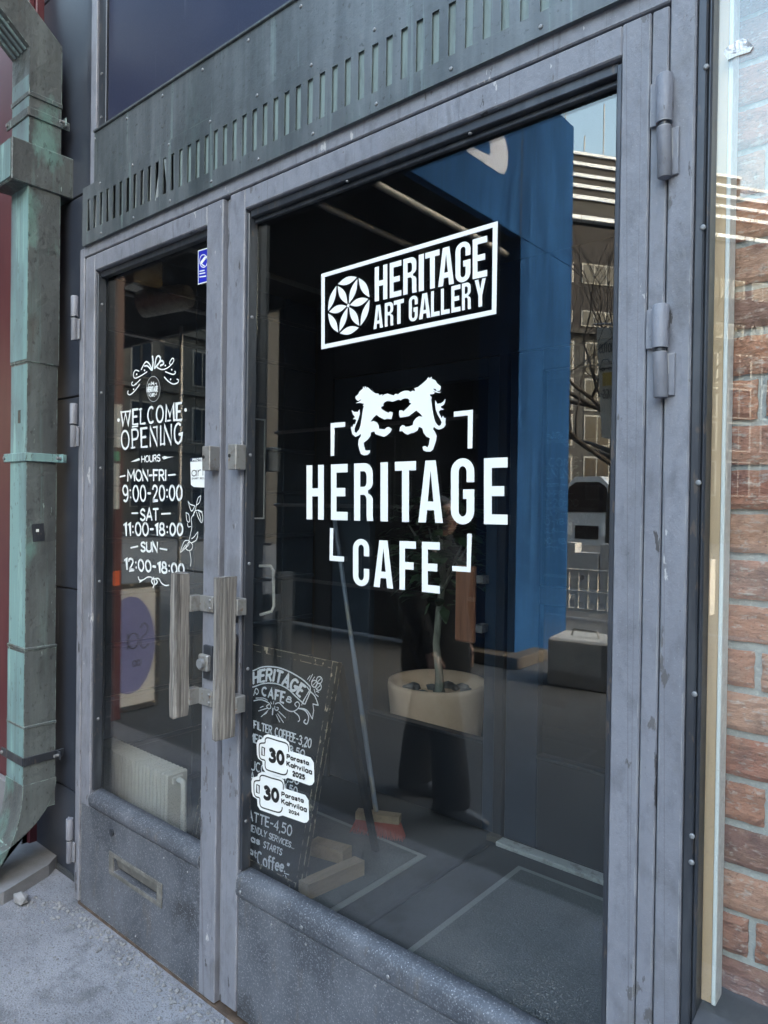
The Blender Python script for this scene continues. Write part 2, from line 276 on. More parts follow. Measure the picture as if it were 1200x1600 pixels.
BANNERY = material('yellow_banner_print', (0.55, 0.40, 0.10), 0.8)
VANBODY = material('silver_van_paint', (0.55, 0.58, 0.62), 0.3, 0.3)
VANGLASS = material('dark_van_glass', (0.02, 0.018, 0.016), 0.05, spec=0.8)
TYRE = material('tyre_rubber', (0.02, 0.02, 0.02), 0.8)
LAMPM = material('headlamp_plastic', (0.7, 0.72, 0.74), 0.2)
SKIN = material('skin', (0.55, 0.34, 0.26), 0.5)
COAT = material('black_wool_coat', (0.012, 0.013, 0.017), 0.85)
TROUSER = material('black_trouser_cloth', (0.010, 0.011, 0.016), 0.85)
BOOT = material('black_boot_leather', (0.05, 0.052, 0.06), 0.25)
HAIR = material('dark_brown_hair', (0.03, 0.02, 0.014), 0.6)
EYEW = material('eye_white', (0.7, 0.7, 0.7), 0.3)
LIP = material('lip', (0.38, 0.15, 0.13), 0.5)

# ------------------------------------------------------------------ building helpers
class MB:
    """collects shapes in world coordinates; build() links them as ONE mesh object under its thing"""
    def __init__(s): s.bm = bmesh.new()
    def _take(s, tmp, bev=0, seg=1):
        if bev > 0:
            bmesh.ops.bevel(tmp, geom=[e for e in tmp.edges], offset=bev, segments=seg, affect='EDGES', profile=0.5)
        me = bpy.data.meshes.new('t'); tmp.to_mesh(me); tmp.free(); s.bm.from_mesh(me); bpy.data.meshes.remove(me)
    def box(s, x0, x1, y0, y1, z0, z1, bev=0.0, rot=None, piv=None):
        t = bmesh.new()
        vs = [t.verts.new((x, y, z)) for x in (x0, x1) for y in (y0, y1) for z in (z0, z1)]
        for f in ((0, 1, 3, 2), (4, 6, 7, 5), (0, 4, 5, 1), (2, 3, 7, 6), (0, 2, 6, 4), (1, 5, 7, 3)): t.faces.new([vs[i] for i in f])
        bmesh.ops.recalc_face_normals(t, faces=t.faces)
        if rot is not None:
            p = Vector(piv) if piv else Vector(((x0+x1)/2, (y0+y1)/2, (z0+z1)/2))
            bmesh.ops.rotate(t, verts=t.verts, cent=p, matrix=rot)
        s._take(t, bev); return s
    def quad(s, *pts):
        s.bm.faces.new([s.bm.verts.new(p) for p in pts]); return s
    def tube(s, pts, rad, n=10, cap=True):
        pts = [Vector(p) for p in pts]
        rads = rad if isinstance(rad, (list, tuple)) else [rad]*len(pts)
        rings = []; prevN = None
        for i, p in enumerate(pts):
            t = (pts[min(i+1, len(pts)-1)]-pts[max(i-1, 0)]).normalized()
            if prevN is None:
                a = Vector((0, 0, 1)) if abs(t.z) < 0.9 else Vector((1, 0, 0)); nn = (a - t*a.dot(t)).normalized()
            else: nn = (prevN - t*prevN.dot(t)).normalized()
            prevN = nn; bb = t.cross(nn)
            rings.append([s.bm.verts.new(p + (nn*math.cos(2*math.pi*k/n) + bb*math.sin(2*math.pi*k/n))*rads[i]) for k in range(n)])
        for a, b in zip(rings, rings[1:]):
            for k in range(n):
                f = s.bm.faces.new((a[k], a[(k+1) % n], b[(k+1) % n], b[k])); f.smooth = True
        if cap:
            for rg_ in (rings[0][::-1], rings[-1]): s.bm.faces.new([s.bm.verts.new(v.co) for v in rg_])
        return s
    def loft(s, rings, cap=True, smooth=True):
        rs = [[s.bm.verts.new(p) for p in r] for r in rings]; n = len(rs[0])
        for a, b in zip(rs, rs[1:]):
            for k in range(n):
                f = s.bm.faces.new((a[k], a[(k+1) % n], b[(k+1) % n], b[k])); f.smooth = smooth
        if cap:
            for rg_ in (rs[0][::-1], rs[-1]): s.bm.faces.new([s.bm.verts.new(v.co) for v in rg_])
        return s
    def lathe(s, cx, cy, prof, n=32, smooth=True):
        rs = [[s.bm.verts.new((cx+r*math.cos(2*math.pi*k/n), cy+r*math.sin(2*math.pi*k/n), z)) for k in range(n)] for r, z in prof]
        for a, b in zip(rs, rs[1:]):
            for k in range(n):
                f = s.bm.faces.new((a[k], a[(k+1) % n], b[(k+1) % n], b[k])); f.smooth = smooth
        s.bm.faces.new(rs[0][::-1]); s.bm.faces.new(rs[-1]); return s
    def prism(s, outline, holes, place, t0, t1):
        """flat polygon with holes, given in 2-D, placed by place(u, v, depth) and given a thickness t0..t1"""
        loops = [outline]+list(holes); flat = [p for L in loops for p in L]
        tri = tessellate_polygon([[Vector((p[0], p[1], 0)) for p in L] for L in loops])
        a = [s.bm.verts.new(place(p[0], p[1], t0)) for p in flat]; b = [s.bm.verts.new(place(p[0], p[1], t1)) for p in flat]
        for t in tri:
            try:
                s.bm.faces.new([a[i] for i in t]); s.bm.faces.new([b[i] for i in reversed(t)])
            except ValueError: pass
        o = 0
        for L in loops:
            k = len(L)
            for i in range(k):
                j = (i+1) % k
                try: s.bm.faces.new((a[o+i], a[o+j], b[o+j], b[o+i]))
                except ValueError: pass
            o += k
        return s
    def ball(s, c, r, sub=2, sc=(1, 1, 1), jit=0):
        t = bmesh.new(); bmesh.ops.create_icosphere(t, subdivisions=sub, radius=1)
        for v in t.verts:
            k = 1+random.uniform(-jit, jit)
            v.co = Vector((c[0]+v.co.x*r*sc[0]*k, c[1]+v.co.y*r*sc[1]*k, c[2]+v.co.z*r*sc[2]*k))
        for f in t.faces: f.smooth = jit == 0
        s._take(t); return s
    def build(s, name, mat, parent=None, label=None, cat=None, group=None, kind=None, fix=True):
        if fix: bmesh.ops.recalc_face_normals(s.bm, faces=s.bm.faces)
        me = bpy.data.meshes.new(name)
        off = Vector((0, 0, 0))
        o = parent
        while o is not None: off += o.location; o = o.parent
        if off.length > 0: bmesh.ops.translate(s.bm, verts=s.bm.verts, vec=-off)
        s.bm.to_mesh(me); s.bm.free()
        ob = bpy.data.objects.new(name, me); COL.objects.link(ob)
        me.materials.append(mat)
        if parent is not None: ob.parent = parent
        if label: ob['label'] = label
        if cat: ob['category'] = cat
        if group: ob['group'] = group
        if kind: ob['kind'] = kind
        return ob

def thing(name, label, cat, loc=(0, 0, 0), group=None):
    o = bpy.data.objects.new(name, None); COL.objects.link(o); o.location = loc; o.empty_display_size = 0.1
    o['label'] = label; o['category'] = cat
    if group: o['group'] = group
    return o

def copy_thing(o, loc, label=None):
    r = o.copy(); COL.objects.link(r); r.location = loc
    if label: r['label'] = label
    for ch in [c for c in bpy.data.objects if c.parent == o]:
        c = ch.copy(); COL.objects.link(c); c.parent = r
        for g in [q for q in bpy.data.objects if q.parent == ch]:
            d = g.copy(); COL.objects.link(d); d.parent = c
    return r

GY = 0.045                                       # front face of the door panes
def ray(px, py): return FW + RT*((px-600)/F) - UP*((py-800)/F)
def on_y(px, py, Y):
    """where the sight line through a photo pixel meets the upright plane y = Y (used to square up traced lettering)"""
    d = ray(px, py); return CAM + d*((Y+DCAM)/d.y)
def on_plane(px, py, p0, nrm):
    d = ray(px, py); return CAM + d*((Vector(p0)-CAM).dot(nrm)/d.dot(nrm))

# ------------------------------------------------------------------ lettering: a stroke alphabet and a bold condensed alphabet
def catmull(p, k=5):
    out = []
    for i in range(len(p)-1):
        a, b, c, d = p[max(i-1, 0)], p[i], p[i+1], p[min(i+2, len(p)-1)]
        for j in range(k):
            t = j/k
            out.append(tuple(0.5*((2*b[q]) + (-a[q]+c[q])*t + (2*a[q]-5*b[q]+4*c[q]-d[q])*t*t + (-a[q]+3*b[q]-3*c[q]+d[q])*t**3) for q in (0, 1)))
    out.append(p[-1]); return out
def oval(cx, cy, rx, ry, a0=90, a1=450, n=16):
    return [(cx+rx*math.cos(R(a0+(a1-a0)*i/n)), cy+ry*math.sin(R(a0+(a1-a0)*i/n))) for i in range(n+1)]
_S = {}
def _g(ch, w_, *st): _S[ch] = (w_, st)
_g('A', .62, [(0, 0), (.31, 1), (.62, 0)], [(.12, .33), (.5, .33)])
_g('B', .5, [(0, 0), (0, 1)], catmull([(0, 1), (.36, .97), (.42, .76), (.3, .54), (0, .53)]), catmull([(0, .53), (.4, .5), (.5, .26), (.36, .03), (0, 0)]))
_g('C', .55, oval(.3, .5, .3, .5, 55, 305))
_g('D', .54, [(0, 0), (0, 1)], catmull([(0, 1), (.3, .98), (.52, .75), (.54, .5), (.52, .25), (.3, .02), (0, 0)]))
_g('E', .45, [(.45, 1), (0, 1), (0, 0), (.45, 0)], [(0, .52), (.36, .52)])
_g('F', .45, [(.45, 1), (0, 1), (0, 0)], [(0, .52), (.36, .52)])
_g('G', .6, oval(.3, .5, .3, .5, 55, 330)+[(.6, .45), (.36, .45)])
_g('H', .55, [(0, 0), (0, 1)], [(.55, 0), (.55, 1)], [(0, .5), (.55, .5)])
_g('I', .08, [(.04, 0), (.04, 1)])
_g('K', .52, [(0, 0), (0, 1)], [(.48, 1), (0, .42)], [(.17, .6), (.52, 0)])
_g('L', .42, [(0, 1), (0, 0), (.42, 0)])
_g('M', .74, [(0, 0), (.06, 1), (.37, .3), (.68, 1), (.74, 0)])
_g('N', .55, [(0, 0), (0, 1), (.55, 0), (.55, 1)])
_g('O', .6, oval(.3, .5, .3, .5))
_g('P', .48, [(0, 0), (0, 1)], catmull([(0, 1), (.36, .98), (.48, .75), (.36, .5), (0, .47)]))
_g('R', .52, [(0, 0), (0, 1)], catmull([(0, 1), (.36, .98), (.48, .75), (.36, .52), (0, .5)]), [(.24, .5), (.52, 0)])
_g('S', .5, catmull([(.47, .84), (.28, 1), (.04, .86), (.08, .62), (.4, .42), (.48, .18), (.25, 0), (0, .14)]))
_g('T', .54, [(0, 1), (.54, 1)], [(.27, 1), (.27, 0)])
_g('U', .55, catmull([(0, 1), (0, .3), (.1, .05), (.275, 0), (.45, .05), (.55, .3), (.55, 1)]))
_g('V', .56, [(0, 1), (.28, 0), (.56, 1)])
_g('W', .85, [(0, 1), (.2, 0), (.425, .85), (.65, 0), (.85, 1)])
_g('Y', .56, [(0, 1), (.28, .48), (.56, 1)], [(.28, .48), (.28, 0)])
_g('0', .55, oval(.275, .5, .275, .5))
_g('1', .22, [(0, .8), (.2, 1), (.2, 0)])
_g('2', .5, catmull([(.02, .78), (.12, .97), (.35, .98), (.47, .76), (.3, .42), (0, 0)])+[(.5, 0)])
_g('3', .5, catmull([(.03, .9), (.24, 1), (.45, .78), (.2, .54)]), catmull([(.2, .54), (.48, .42), (.45, .1), (.2, 0), (0, .1)]))
_g('4', .5, [(.38, 0), (.38, 1), (0, .3), (.5, .3)])
_g('5', .5, [(.45, 1), (.08, 1), (.04, .56)]+catmull([(.04, .56), (.28, .64), (.48, .36), (.32, .04), (0, .06)])[1:])
_g('8', .52, oval(.26, .76, .2, .24), oval(.26, .26, .26, .26))
_g('9', .5, oval(.25, .7, .25, .3, 0, 360), catmull([(.5, .7), (.48, .3), (.3, .02), (.06, .06)]))
_g(':', .12, [(.06, .68), (.06, .74)], [(.06, .22), (.06, .28)])
_g('-', .34, [(.02, .5), (.32, .5)])
_g(',', .12, [(.08, .06), (.02, -.16)])
_g('.', .1, [(.05, 0), (.05, .04)])
_g('"', .22, [(.04, 1), (.02, .78)], [(.18, 1), (.16, .78)])
_g('&', .5, oval(.25, .76, .16, .22), oval(.25, .27, .24, .27))
_g('a', .45, oval(.21, .32, .21, .32), [(.43, .64), (.43, 0)])
_g('c', .4, oval(.22, .32, .22, .32, 50, 310))
_g('e', .43, [(.02, .34), (.42, .34)]+oval(.22, .32, .21, .32, 5, 310)[1:])
_g('f', .3, catmull([(.32, .98), (.16, .95), (.12, .75), (.12, 0), (.06, -.2), (-.1, -.28)]), [(0, .62), (.28, .62)])
_g('h', .42, [(0, 0), (0, 1)], catmull([(0, .42), (.2, .64), (.4, .5), (.42, 0)]))
_g('i', .08, [(.04, 0), (.04, .62)], [(.04, .84), (.04, .88)])
_g('l', .08, [(.04, 0), (.04, 1)])
_g('o', .45, oval(.22, .32, .22, .32))
_g('r', .28, [(0, 0), (0, .64)], catmull([(0, .4), (.12, .6), (.28, .62)]))
_g('s', .36, catmull([(.34, .52), (.2, .64), (.03, .52), (.12, .37), (.32, .24), (.33, .07), (.16, 0), (0, .1)]))
_g('t', .28, [(.12, .9), (.12, .12), (.26, 0)], [(0, .62), (.27, .62)])
_g('v', .42, [(0, .64), (.21, 0), (.42, .64)])
_g(' ', .28)
def text_strokes(text, gap=0.16):
    """strokes of a word with u running 0..1 over its width and v 0..1 over the cap height"""
    x = 0; out = []
    for ch in text:
        w_, st = _S[ch]
        for s_ in st: out.append([(x+p[0], p[1]) for p in s_])
        x += w_+gap
    tot = max(x-gap, 0.01)
    return [[(p[0]/tot, p[1]) for p in s_] for s_ in out]

def quadmap(tl, tr, br, bl):
    def f(u, v): return tuple(bl[q]*(1-u)*(1-v) + br[q]*u*(1-v) + tl[q]*(1-u)*v + tr[q]*u*v for q in (0, 1))
    return f
def ribbonmap(top, bot):
    top, bot = catmull(top, 8), catmull(bot, 8)
    def at(P, u):
        s_ = max(0, min(0.9999, u))*(len(P)-1); i = int(s_); t = s_-i
        return tuple(P[i][q]*(1-t)+P[i+1][q]*t for q in (0, 1))
    def f(u, v):
        a, b = at(bot, u), at(top, u); return tuple(b[q]*v + a[q]*(1-v) for q in (0, 1))
    return f

class Decal:
    """flat lettering on one plane: photo pixels are squared up onto it, then drawn as thin film"""
    def __init__(s, p0, nrm, ux, film=0.0004):
        s.p0, s.n, s.ux = Vector(p0), Vector(nrm).normalized(), Vector(ux).normalized(); s.uz = s.n.cross(s.ux)
        if s.uz.z < 0: s.uz = -s.uz
        s.film = film; s.k = 0; s.mb = MB()
    def px(s, p):
        v = on_plane(p[0], p[1], s.p0, s.n)-s.p0; return (v.dot(s.ux), v.dot(s.uz))
    def place(s, u, v, d): return s.p0 + s.ux*u + s.uz*v + s.n*d
    def poly(s, pts, holes=(), raw=False, lift=0.0):
        f = (lambda q: q) if raw else s.px
        s.mb.prism([f(p) for p in pts], [[f(p) for p in h] for h in holes], s.place, lift, lift+s.film); return s
    def stroke(s, pts, wid, raw=False, lift=0.0, taper=False):
        P = [Vector(p if raw else s.px(p)) for p in pts]
        Q = [P[0]]
        for p in P[1:]:
            if (p-Q[-1]).length > 1e-5: Q.append(p)
        if len(Q) < 2: return s
        s.k += 1; d = lift + s.film + 0.00006*(s.k % 25)
        L, Rr = [], []; n = len(Q)
        for i in range(n):
            t = (Q[min(i+1, n-1)]-Q[max(i-1, 0)]).normalized(); nn = Vector((-t.y, t.x))
            if 0 < i < n-1:
                t0 = (Q[i]-Q[i-1]).normalized(); c = max(0.45, abs(t0.dot(t)))
            else: c = 1
            ww = wid/2/c
            if taper: ww *= 0.35+0.65*math.sin(math.pi*min(1, max(0, i/(n-1))))
            if i == 0: e = Q[0]-t*wid*0.3
            elif i == n-1: e = Q[-1]+t*wid*0.3
            else: e = Q[i]
            if i == 0:
                L.append(e+nn*ww*0.55); Rr.append(e-nn*ww*0.55); L.append(Q[0]+nn*ww); Rr.append(Q[0]-nn*ww)
            elif i == n-1:
                L.append(Q[-1]+nn*ww); Rr.append(Q[-1]-nn*ww); L.append(e+nn*ww*0.55); Rr.append(e-nn*ww*0.55)
            else:
                L.append(e+nn*ww); Rr.append(e-nn*ww)
        a = [s.mb.bm.verts.new(s.place(p.x, p.y, d)) for p in L]; b = [s.mb.bm.verts.new(s.place(p.x, p.y, d)) for p in Rr]
        for i in range(len(a)-1): s.mb.bm.faces.new((b[i], b[i+1], a[i+1], a[i]))
        return s
    def text(s, txt, mp, wid, gap=0.16, lift=0.0, jit=0.0, mirror=False):
        for st in text_strokes(txt, gap):
            pts = [mp(1-u if mirror else u, v) for u, v in st]
            if jit: pts = [(p[0]+random.uniform(-jit, jit), p[1]+random.uniform(-jit, jit)) for p in pts]
            s.stroke(pts, wid, lift=lift)
        return s
    def build(s, name, mat, parent, label=None): return s.mb.build(name, mat, parent, label, fix=False)

def qarc(cx, cy, rx, ry, a0, a1, n=6): return [(cx+rx*math.cos(R(a0+(a1-a0)*i/n)), cy+ry*math.sin(R(a0+(a1-a0)*i/n))) for i in range(n+1)]
def bold(ch, a=0.33, b=0.155):
    """condensed bold capital in a unit box; a, b = stem and bar thickness"""
    if ch == 'H': return [([(0, 0), (0, 1), (a, 1), (a, .5+b/2), (1-a, .5+b/2), (1-a, 1), (1, 1), (1, 0), (1-a, 0), (1-a, .5-b/2), (a, .5-b/2), (a, 0)], [])]
    if ch == 'E': return [([(0, 0), (0, 1), (1, 1), (1, 1-b), (a, 1-b), (a, .5+b/2), (.86, .5+b/2), (.86, .5-b/2), (a, .5-b/2), (a, b), (1, b), (1, 0)], [])]
    if ch == 'F': return [([(0, 0), (0, 1), (1, 1), (1, 1-b), (a, 1-b), (a, .5+b/2), (.86, .5+b/2), (.86, .5-b/2), (a, .5-b/2), (a, 0)], [])]
    if ch == 'I': return [([(0, 0), (0, 1), (1, 1), (1, 0)], [])]
    if ch == 'L': return [([(0, 0), (0, 1), (a, 1), (a, b), (1, b), (1, 0)], [])]
    if ch == 'T': return [([(0, 1), (1, 1), (1, 1-b), (.5+a/2, 1-b), (.5+a/2, 0), (.5-a/2, 0), (.5-a/2, 1-b), (0, 1-b)], [])]
    if ch == 'A': return [([(0, 0), (.29, 1), (.71, 1), (1, 0), (.69, 0), (.645, .2), (.355, .2), (.31, 0)], [[(.385, .34), (.615, .34), (.5, .84)]])]
    if ch == 'Y': return [([(0, 1), (.33, 1), (.5, .64), (.67, 1), (1, 1), (.5+a/2, .4), (.5+a/2, 0), (.5-a/2, 0), (.5-a/2, .4)], [])]
    if ch == 'R':
        bowl = [(a, 1), (.5, 1)]+qarc(.55, .82, .45, .18, 80, 0)+[(1, .68)]+qarc(.6, .66, .4, .14, -5, -70)+qarc(.62, .36, .38, .12, 70, 0)+[(1, .1), (1.03, 0), (.69, 0), (.67, .1), (.67, .34)]+qarc(.5, .36, .17, .09, 5, 90)+[(a, .45), (a, .59), (.5, .59)]+qarc(.52, .68, .15, .09, -80, 0)+[(.67, .755)]+qarc(.52, .76, .15, .10, 5, 90)+[(a, .86)]
        return [([(0, 0), (0, 1), (a, 1), (a, 0)], []), (bowl, [])]
    if ch in 'CG':
        o = [(1, .64), (1, .8)]+qarc(.5, .8, .5, .215, 0, 180, 12)+qarc(.5, .2, .5, .215, 180, 360, 12)
        o += [(1, .37), (1-a, .37)] if ch == 'C' else [(1, .53), (.52, .53), (.52, .53-b), (1-a, .53-b)]
        o += qarc(.5, .2, .5-a, .09, 360, 180, 10)+qarc(.5, .8, .5-a, .09, 180, 0, 10)+[(1-a, .64)]
        return [(o, [])]
def bold_word(dec, items, topl, botl, **kw):
    """items: (letter, x0, x1) in photo pixels; topl / botl: the sloping cap line and base line as two points each"""
    ly = lambda L, x: L[0][1]+(L[1][1]-L[0][1])*(x-L[0][0])/(L[1][0]-L[0][0])
    for ch, x0, x1 in items:
        aa = 0.33 if ch not in 'I' else 1
        for o, hs in bold(ch, aa, kw.get('b', 0.155)):
            mp = quadmap((x0, ly(topl, x0)), (x1, ly(topl, x1)), (x1, ly(botl, x1)), (x0, ly(botl, x0)))
            dec.poly([mp(*p) for p in o], [[mp(*p) for p in h] for h in hs])

# ================================================================== THE SETTING
MB().quad((-60, -8.3, -0.024), (60, -8.3, -0.024), (60, -1.25, -0.024), (-60, -1.25, -0.024)).build('footpath', ASPHALT, kind='structure', fix=False)
MB().quad((-60, -1.25, -0.02), (60, -1.25, -0.02), (60, 0.2, -0.02), (-60, 0.2, -0.02)).build('pavement', GROUND, kind='structure', fix=False)
MB().quad((-300, -300, -0.14), (300, -300, -0.14), (300, 300, -0.14), (-300, 300, -0.14)).build('ground', ASPHALT, kind='structure', fix=False)
MB().box(-60, 60, -8.5, -8.301, -0.16, -0.02, 0.01).build('kerb_stones', SLAB, kind='structure')
MB().quad((-60, -26, -0.125), (60, -26, -0.125), (60, -8.51, -0.125), (-60, -8.51, -0.125)).build('street', ASPHALT, kind='structure', fix=False)
MB().box(-3.3, 0.4, 0.07, 3.6, -0.10, 0.0).build('floor', INFLOOR, kind='structure')

# ================================================================== THE FACADE
t = thing('granite_wall', 'dark polished granite wall strip between the copper downpipe and the grey doors', 'wall', (-3.0, 0.08, -0.02))
m = MB()
zs = [-0.05, 0.36, 1.235, 2.07, 2.93, 3.9, 5.6]
for z0, z1 in zip(zs, zs[1:]): m.box(-3.36, -2.80, 0.08, 0.115, z0+0.003, z1-0.003, 0.003)
m.build('stone_slab', GRANITE, t)
MB().box(-3.36, -2.80, 0.09, 0.112, -0.04, 5.6).build('joint_filler', BLACKINK, t)

t = thing('red_wall', 'maroon painted wall at the far left behind the copper downpipe', 'wall', (-3.6, 0.05, -0.02))
MB().box(-5.2, -3.345, 0.045, 0.30, -0.05, 5.6, 0.004).build('panel', RED, t)
MB().box(-3.375, -3.362, 0.02, 0.0445, -0.05, 5.6, 0.003).build('edge_strip', RED, t)
MB().box(-5.2, -3.362, 0.015, 0.0445, -0.05, 0.28, 0.004).build('plinth', SLAB, t)

# ---- downpipe
t = thing('copper_downpipe', 'square copper downpipe with green verdigris, boxed collar and curved foot', 'downpipe', (-3.14, -0.05, 0))
px0, px1, py0, py1 = -3.222, -3.063, -0.10, 0.026
def pipe_sec(cx, cy, cz, tx=(1, 0, 0), ty=(0, 1, 0), hx=0.0795, hy=0.063):
    c = Vector((cx, cy, cz)); a, b = Vector(tx)*hx, Vector(ty)*hy
    return [c-a-b, c+a-b, c+a+b, c-a+b]
def straight(z0, z1, grow=0.0):
    pts = []
    n = 8
    r_ = []
    for i in range(n+1):
        z = z0+(z1-z0)*i/n
        jx, jy = random.uniform(-.0012, .0012), random.uniform(-.0012, .0012)
        r_.append([(px0-grow+jx, py0-grow, z), (px1+grow, py0-grow+jy, z), (px1+grow+jx, py1+grow, z), (px0-grow, py1+grow, z)])
    return r_
for (z0, z1, g) in ((0.30, 0.985, 0.0035), (0.985, 2.2, 0.0), (2.2, 3.40, 0.0035)):
    MB().loft(straight(z0, z1, g), smooth=False).build('pipe_length', PIPE, t)
    MB().box(px0-g+0.002, px1+g-0.002, py0-g-0.0018, py0-g-0.0003, z0+0.01, z1-0.01).build('front_face', PIPE_FRONT, t)
cx, cy = (px0+px1)/2, (py0+py1)/2
# mitred bend at the top, leaving the wall outwards and upwards
A_ = R(50); dvec = Vector((0, -math.sin(A_), math.cos(A_)))
hx, hy = .084, .068
k_ = math.tan(A_/2)*hy
rg = [[(cx+a*hx, cy-hy, 3.30) if b < 0 else (cx+a*hx, cy+hy, 3.30) for a, b in ((-1, -1), (1, -1), (1, 1), (-1, 1))],
      [(cx+a*hx, cy+b*hy, 3.535+b*k_) for a, b in ((-1, -1), (1, -1), (1, 1), (-1, 1))]]
for q in (0.35, 0.9):
    rg.append([Vector((cx+a*hx, cy+b*hy, 3.535+b*k_))+dvec*q for a, b in ((-1, -1), (1, -1), (1, 1), (-1, 1))])
ub = MB().loft(rg, smooth=False).build('upper_bend', PIPE, t)
for a in (-.6, -.2, .2, .6):
    m = MB().tube([Vector((cx+a*hx, cy-hy-.002, 3.535-k_))+dvec*q for q in (.0, .9)], .007, 8)
    m.build('rib', PIPE_FRONT, ub)
for k, z in ((1, 3.30),):
    MB().box(px0-.009, px1+.009, py0-.009, py1+.009, z, z+0.022, 0.003).build('seam_ring', PIPE, t)
# foot curving out from the wall
rg = []
for i in range(19):
    a = R(76)*i/18; rr = 0.36
    rg.append(pipe_sec(cx, cy-rr*(1-math.cos(a)), 0.42-rr*math.sin(a), (1, 0, 0), (0, math.cos(a), math.sin(a)*1), hx=.087, hy=.070))
p = rg[-1]; dv = Vector((0, -math.sin(R(76)), -math.cos(R(76))))
rg.append([Vector(v)+dv*0.10 for v in p])
MB().loft(rg, smooth=False).build('curved_foot', PIPE, t)
for z in (0.655, 0.985): MB().box(px0-.007, px1+.007, py0-.007, py1+.007, z, z+0.014, 0.003).build('seam_ring', PIPE, t)
# boxed collar
m = MB().box(px0-0.012, px1+0.012, py0-0.075, 0.085, 2.93, 3.105, 0.004)
c = m.build('box_collar', PIPE, t)
MB().box(px0-0.009, px1+0.004, py0-0.0785, py0-0.0755, 2.94, 3.095, 0.001).build('cap', PIPE_FRONT, c)
for z, m_ in ((3.235, PIPE), (1.80, PIPE_FRONT), (0.52, DARKSTEEL)):
    m = MB().box(px0-.045, px1+.010, py0-.012, py0-.0045, z-.018, z+.018, .002)
    m.box(px1+.0045, px1+.010, py0-.0045, 0.065, z-.018, z+.018, .002)
    m.box(px1+.010, px1+.045, 0.03, 0.036, z-.018, z+.018, .002)
    c = m.build('pipe_bracket', m_, t)
    MB().tube([(px1+.03, 0.03, z), (px1+.03, 0.012, z)], .007, 8).build('bolt', SCREW, c)
    MB().tube([(px0-.03, py0-.012, z), (px0-.03, py0-.019, z)], .007, 8).build('bolt', SCREW, c)
MB().box(px1+.001, px1+.0018, -0.045, 0.005, 2.52, 2.60).build('torn_sticker', DARKSTEEL, t)
MB().box(px1+.0004, px1+.0014, -0.075, -0.025, 1.445, 1.52, rot=Matrix.Rotation(R(5), 3, 'X')).build('torn_sticker', DARKSTEEL, t)
MB().box(px1+.0012, px1+.0020, -0.060, -0.048, 1.485, 1.497).build('sticker_scrap', PAPER, t)
MB().box(px0+.075, px0+.10, py0-.0030, py0-.0022, 1.945, 2.0).build('faded_sticker', DARKSTEEL, t)

# ---- fixed door surround
t = thing('door_surround', 'grey painted metal frame fixed around the two cafe doors', 'door frame', (-1.6, 0.03, 0))
m = MB().box(-2.828, -2.792, 0.004, 0.10, -0.012, 2.64, .003); m.box(-2.7915, -2.776, 0.012, 0.10, -0.012, 2.60, .002)
m.build('jamb', GREY, t)
m = MB().box(-0.4790, -0.431, 0.0, 0.10, -0.012, 2.70, .003)
m.build('jamb', GREY, t)
MB().box(-2.7915, -0.4795, 0.001, 0.10, 2.600, 2.646, .003).build('head_rail', GREY, t)
MB().box(-2.79, -0.40, 0.055, 0.12, 2.66, 3.06).build('head_plate', BLACKINK, t)
MB().box(-2.792, -0.4795, 0.002, 0.10, -0.03, -0.0095).build('threshold', RUST, t)

def stile_grooves(): pass
def hinge(parent, x, z0, z1, r_=0.0135, lean=0.0):
    zm = z0+(z1-z0)*0.53
    m = MB()
    m.tube([(x, -0.012, zm+.001), (x, -0.012, z1-.002), (x, -0.012, z1)], [r_*1.15, r_*1.15, r_*1.05], 16)
    m.box(x-.030, x-.004, -0.006, -0.0005, zm+.004, z1-.004, .001)
    c = m.build('hinge', GREY, parent)
    MB().tube([(x+lean, -0.012, z0), (x+lean, -0.012, z0+.002), (x, -0.012, zm-.007)], [r_*.9, r_, r_], 16).box(x+.003, x+.026, -0.006, -0.0005, z0+.004, zm-.01, .001).build('lower_barrel', GREY, c)
    MB().tube([(x, -0.012, zm-.006), (x, -0.012, zm+.001)], r_*.86, 12).build('pin_ring', DARKSTEEL, c)
    return c
def screw(parent, x, y, z, r_=0.0045, nrm='-y'):
    d = {'-y': (0, -.003, 0), '+x': (.003, 0, 0)}[nrm]
    p = Vector((x, y, z))
    MB().tube([p, p+Vector(d)*0.6, p+Vector(d)], [r_, r_, r_*.55], 10).build('screw', SCREW, parent)

# ---- wide right-hand leaf
d2 = thing('metal_door', 'wide grey door leaf with the white lion emblem on its tall glass', 'door', (-1.16, 0.03, 0))
m = MB(); m.box(-1.842, -1.769, 0.0, 0.055, 0.02, 2.594, .003); m.build('stile', GREY, d2)
m = MB(); m.box(-1.876, -1.8425, 0.018, 0.05, 0.0, 2.594, .002); m.build('meeting_strip', GREY, d2)
m = MB(); m.box(-0.574, -0.5165, 0.0, 0.055, 0.40, 2.594, .0025); m.box(-0.5145, -0.4822, 0.002, 0.055, 0.02, 2.594, .0025); m.build('stile', GREY, d2)
MB().box(-1.7688, -0.5745, 0.0, 0.055, 2.532, 2.5935, .003).build('top_rail', GREY, d2)
m = MB(); m.box(-1.7685, -0.5168, 0.006, 0.055, 0.008, 0.385, .003); m.build('kick_panel', DUSTY, d2)
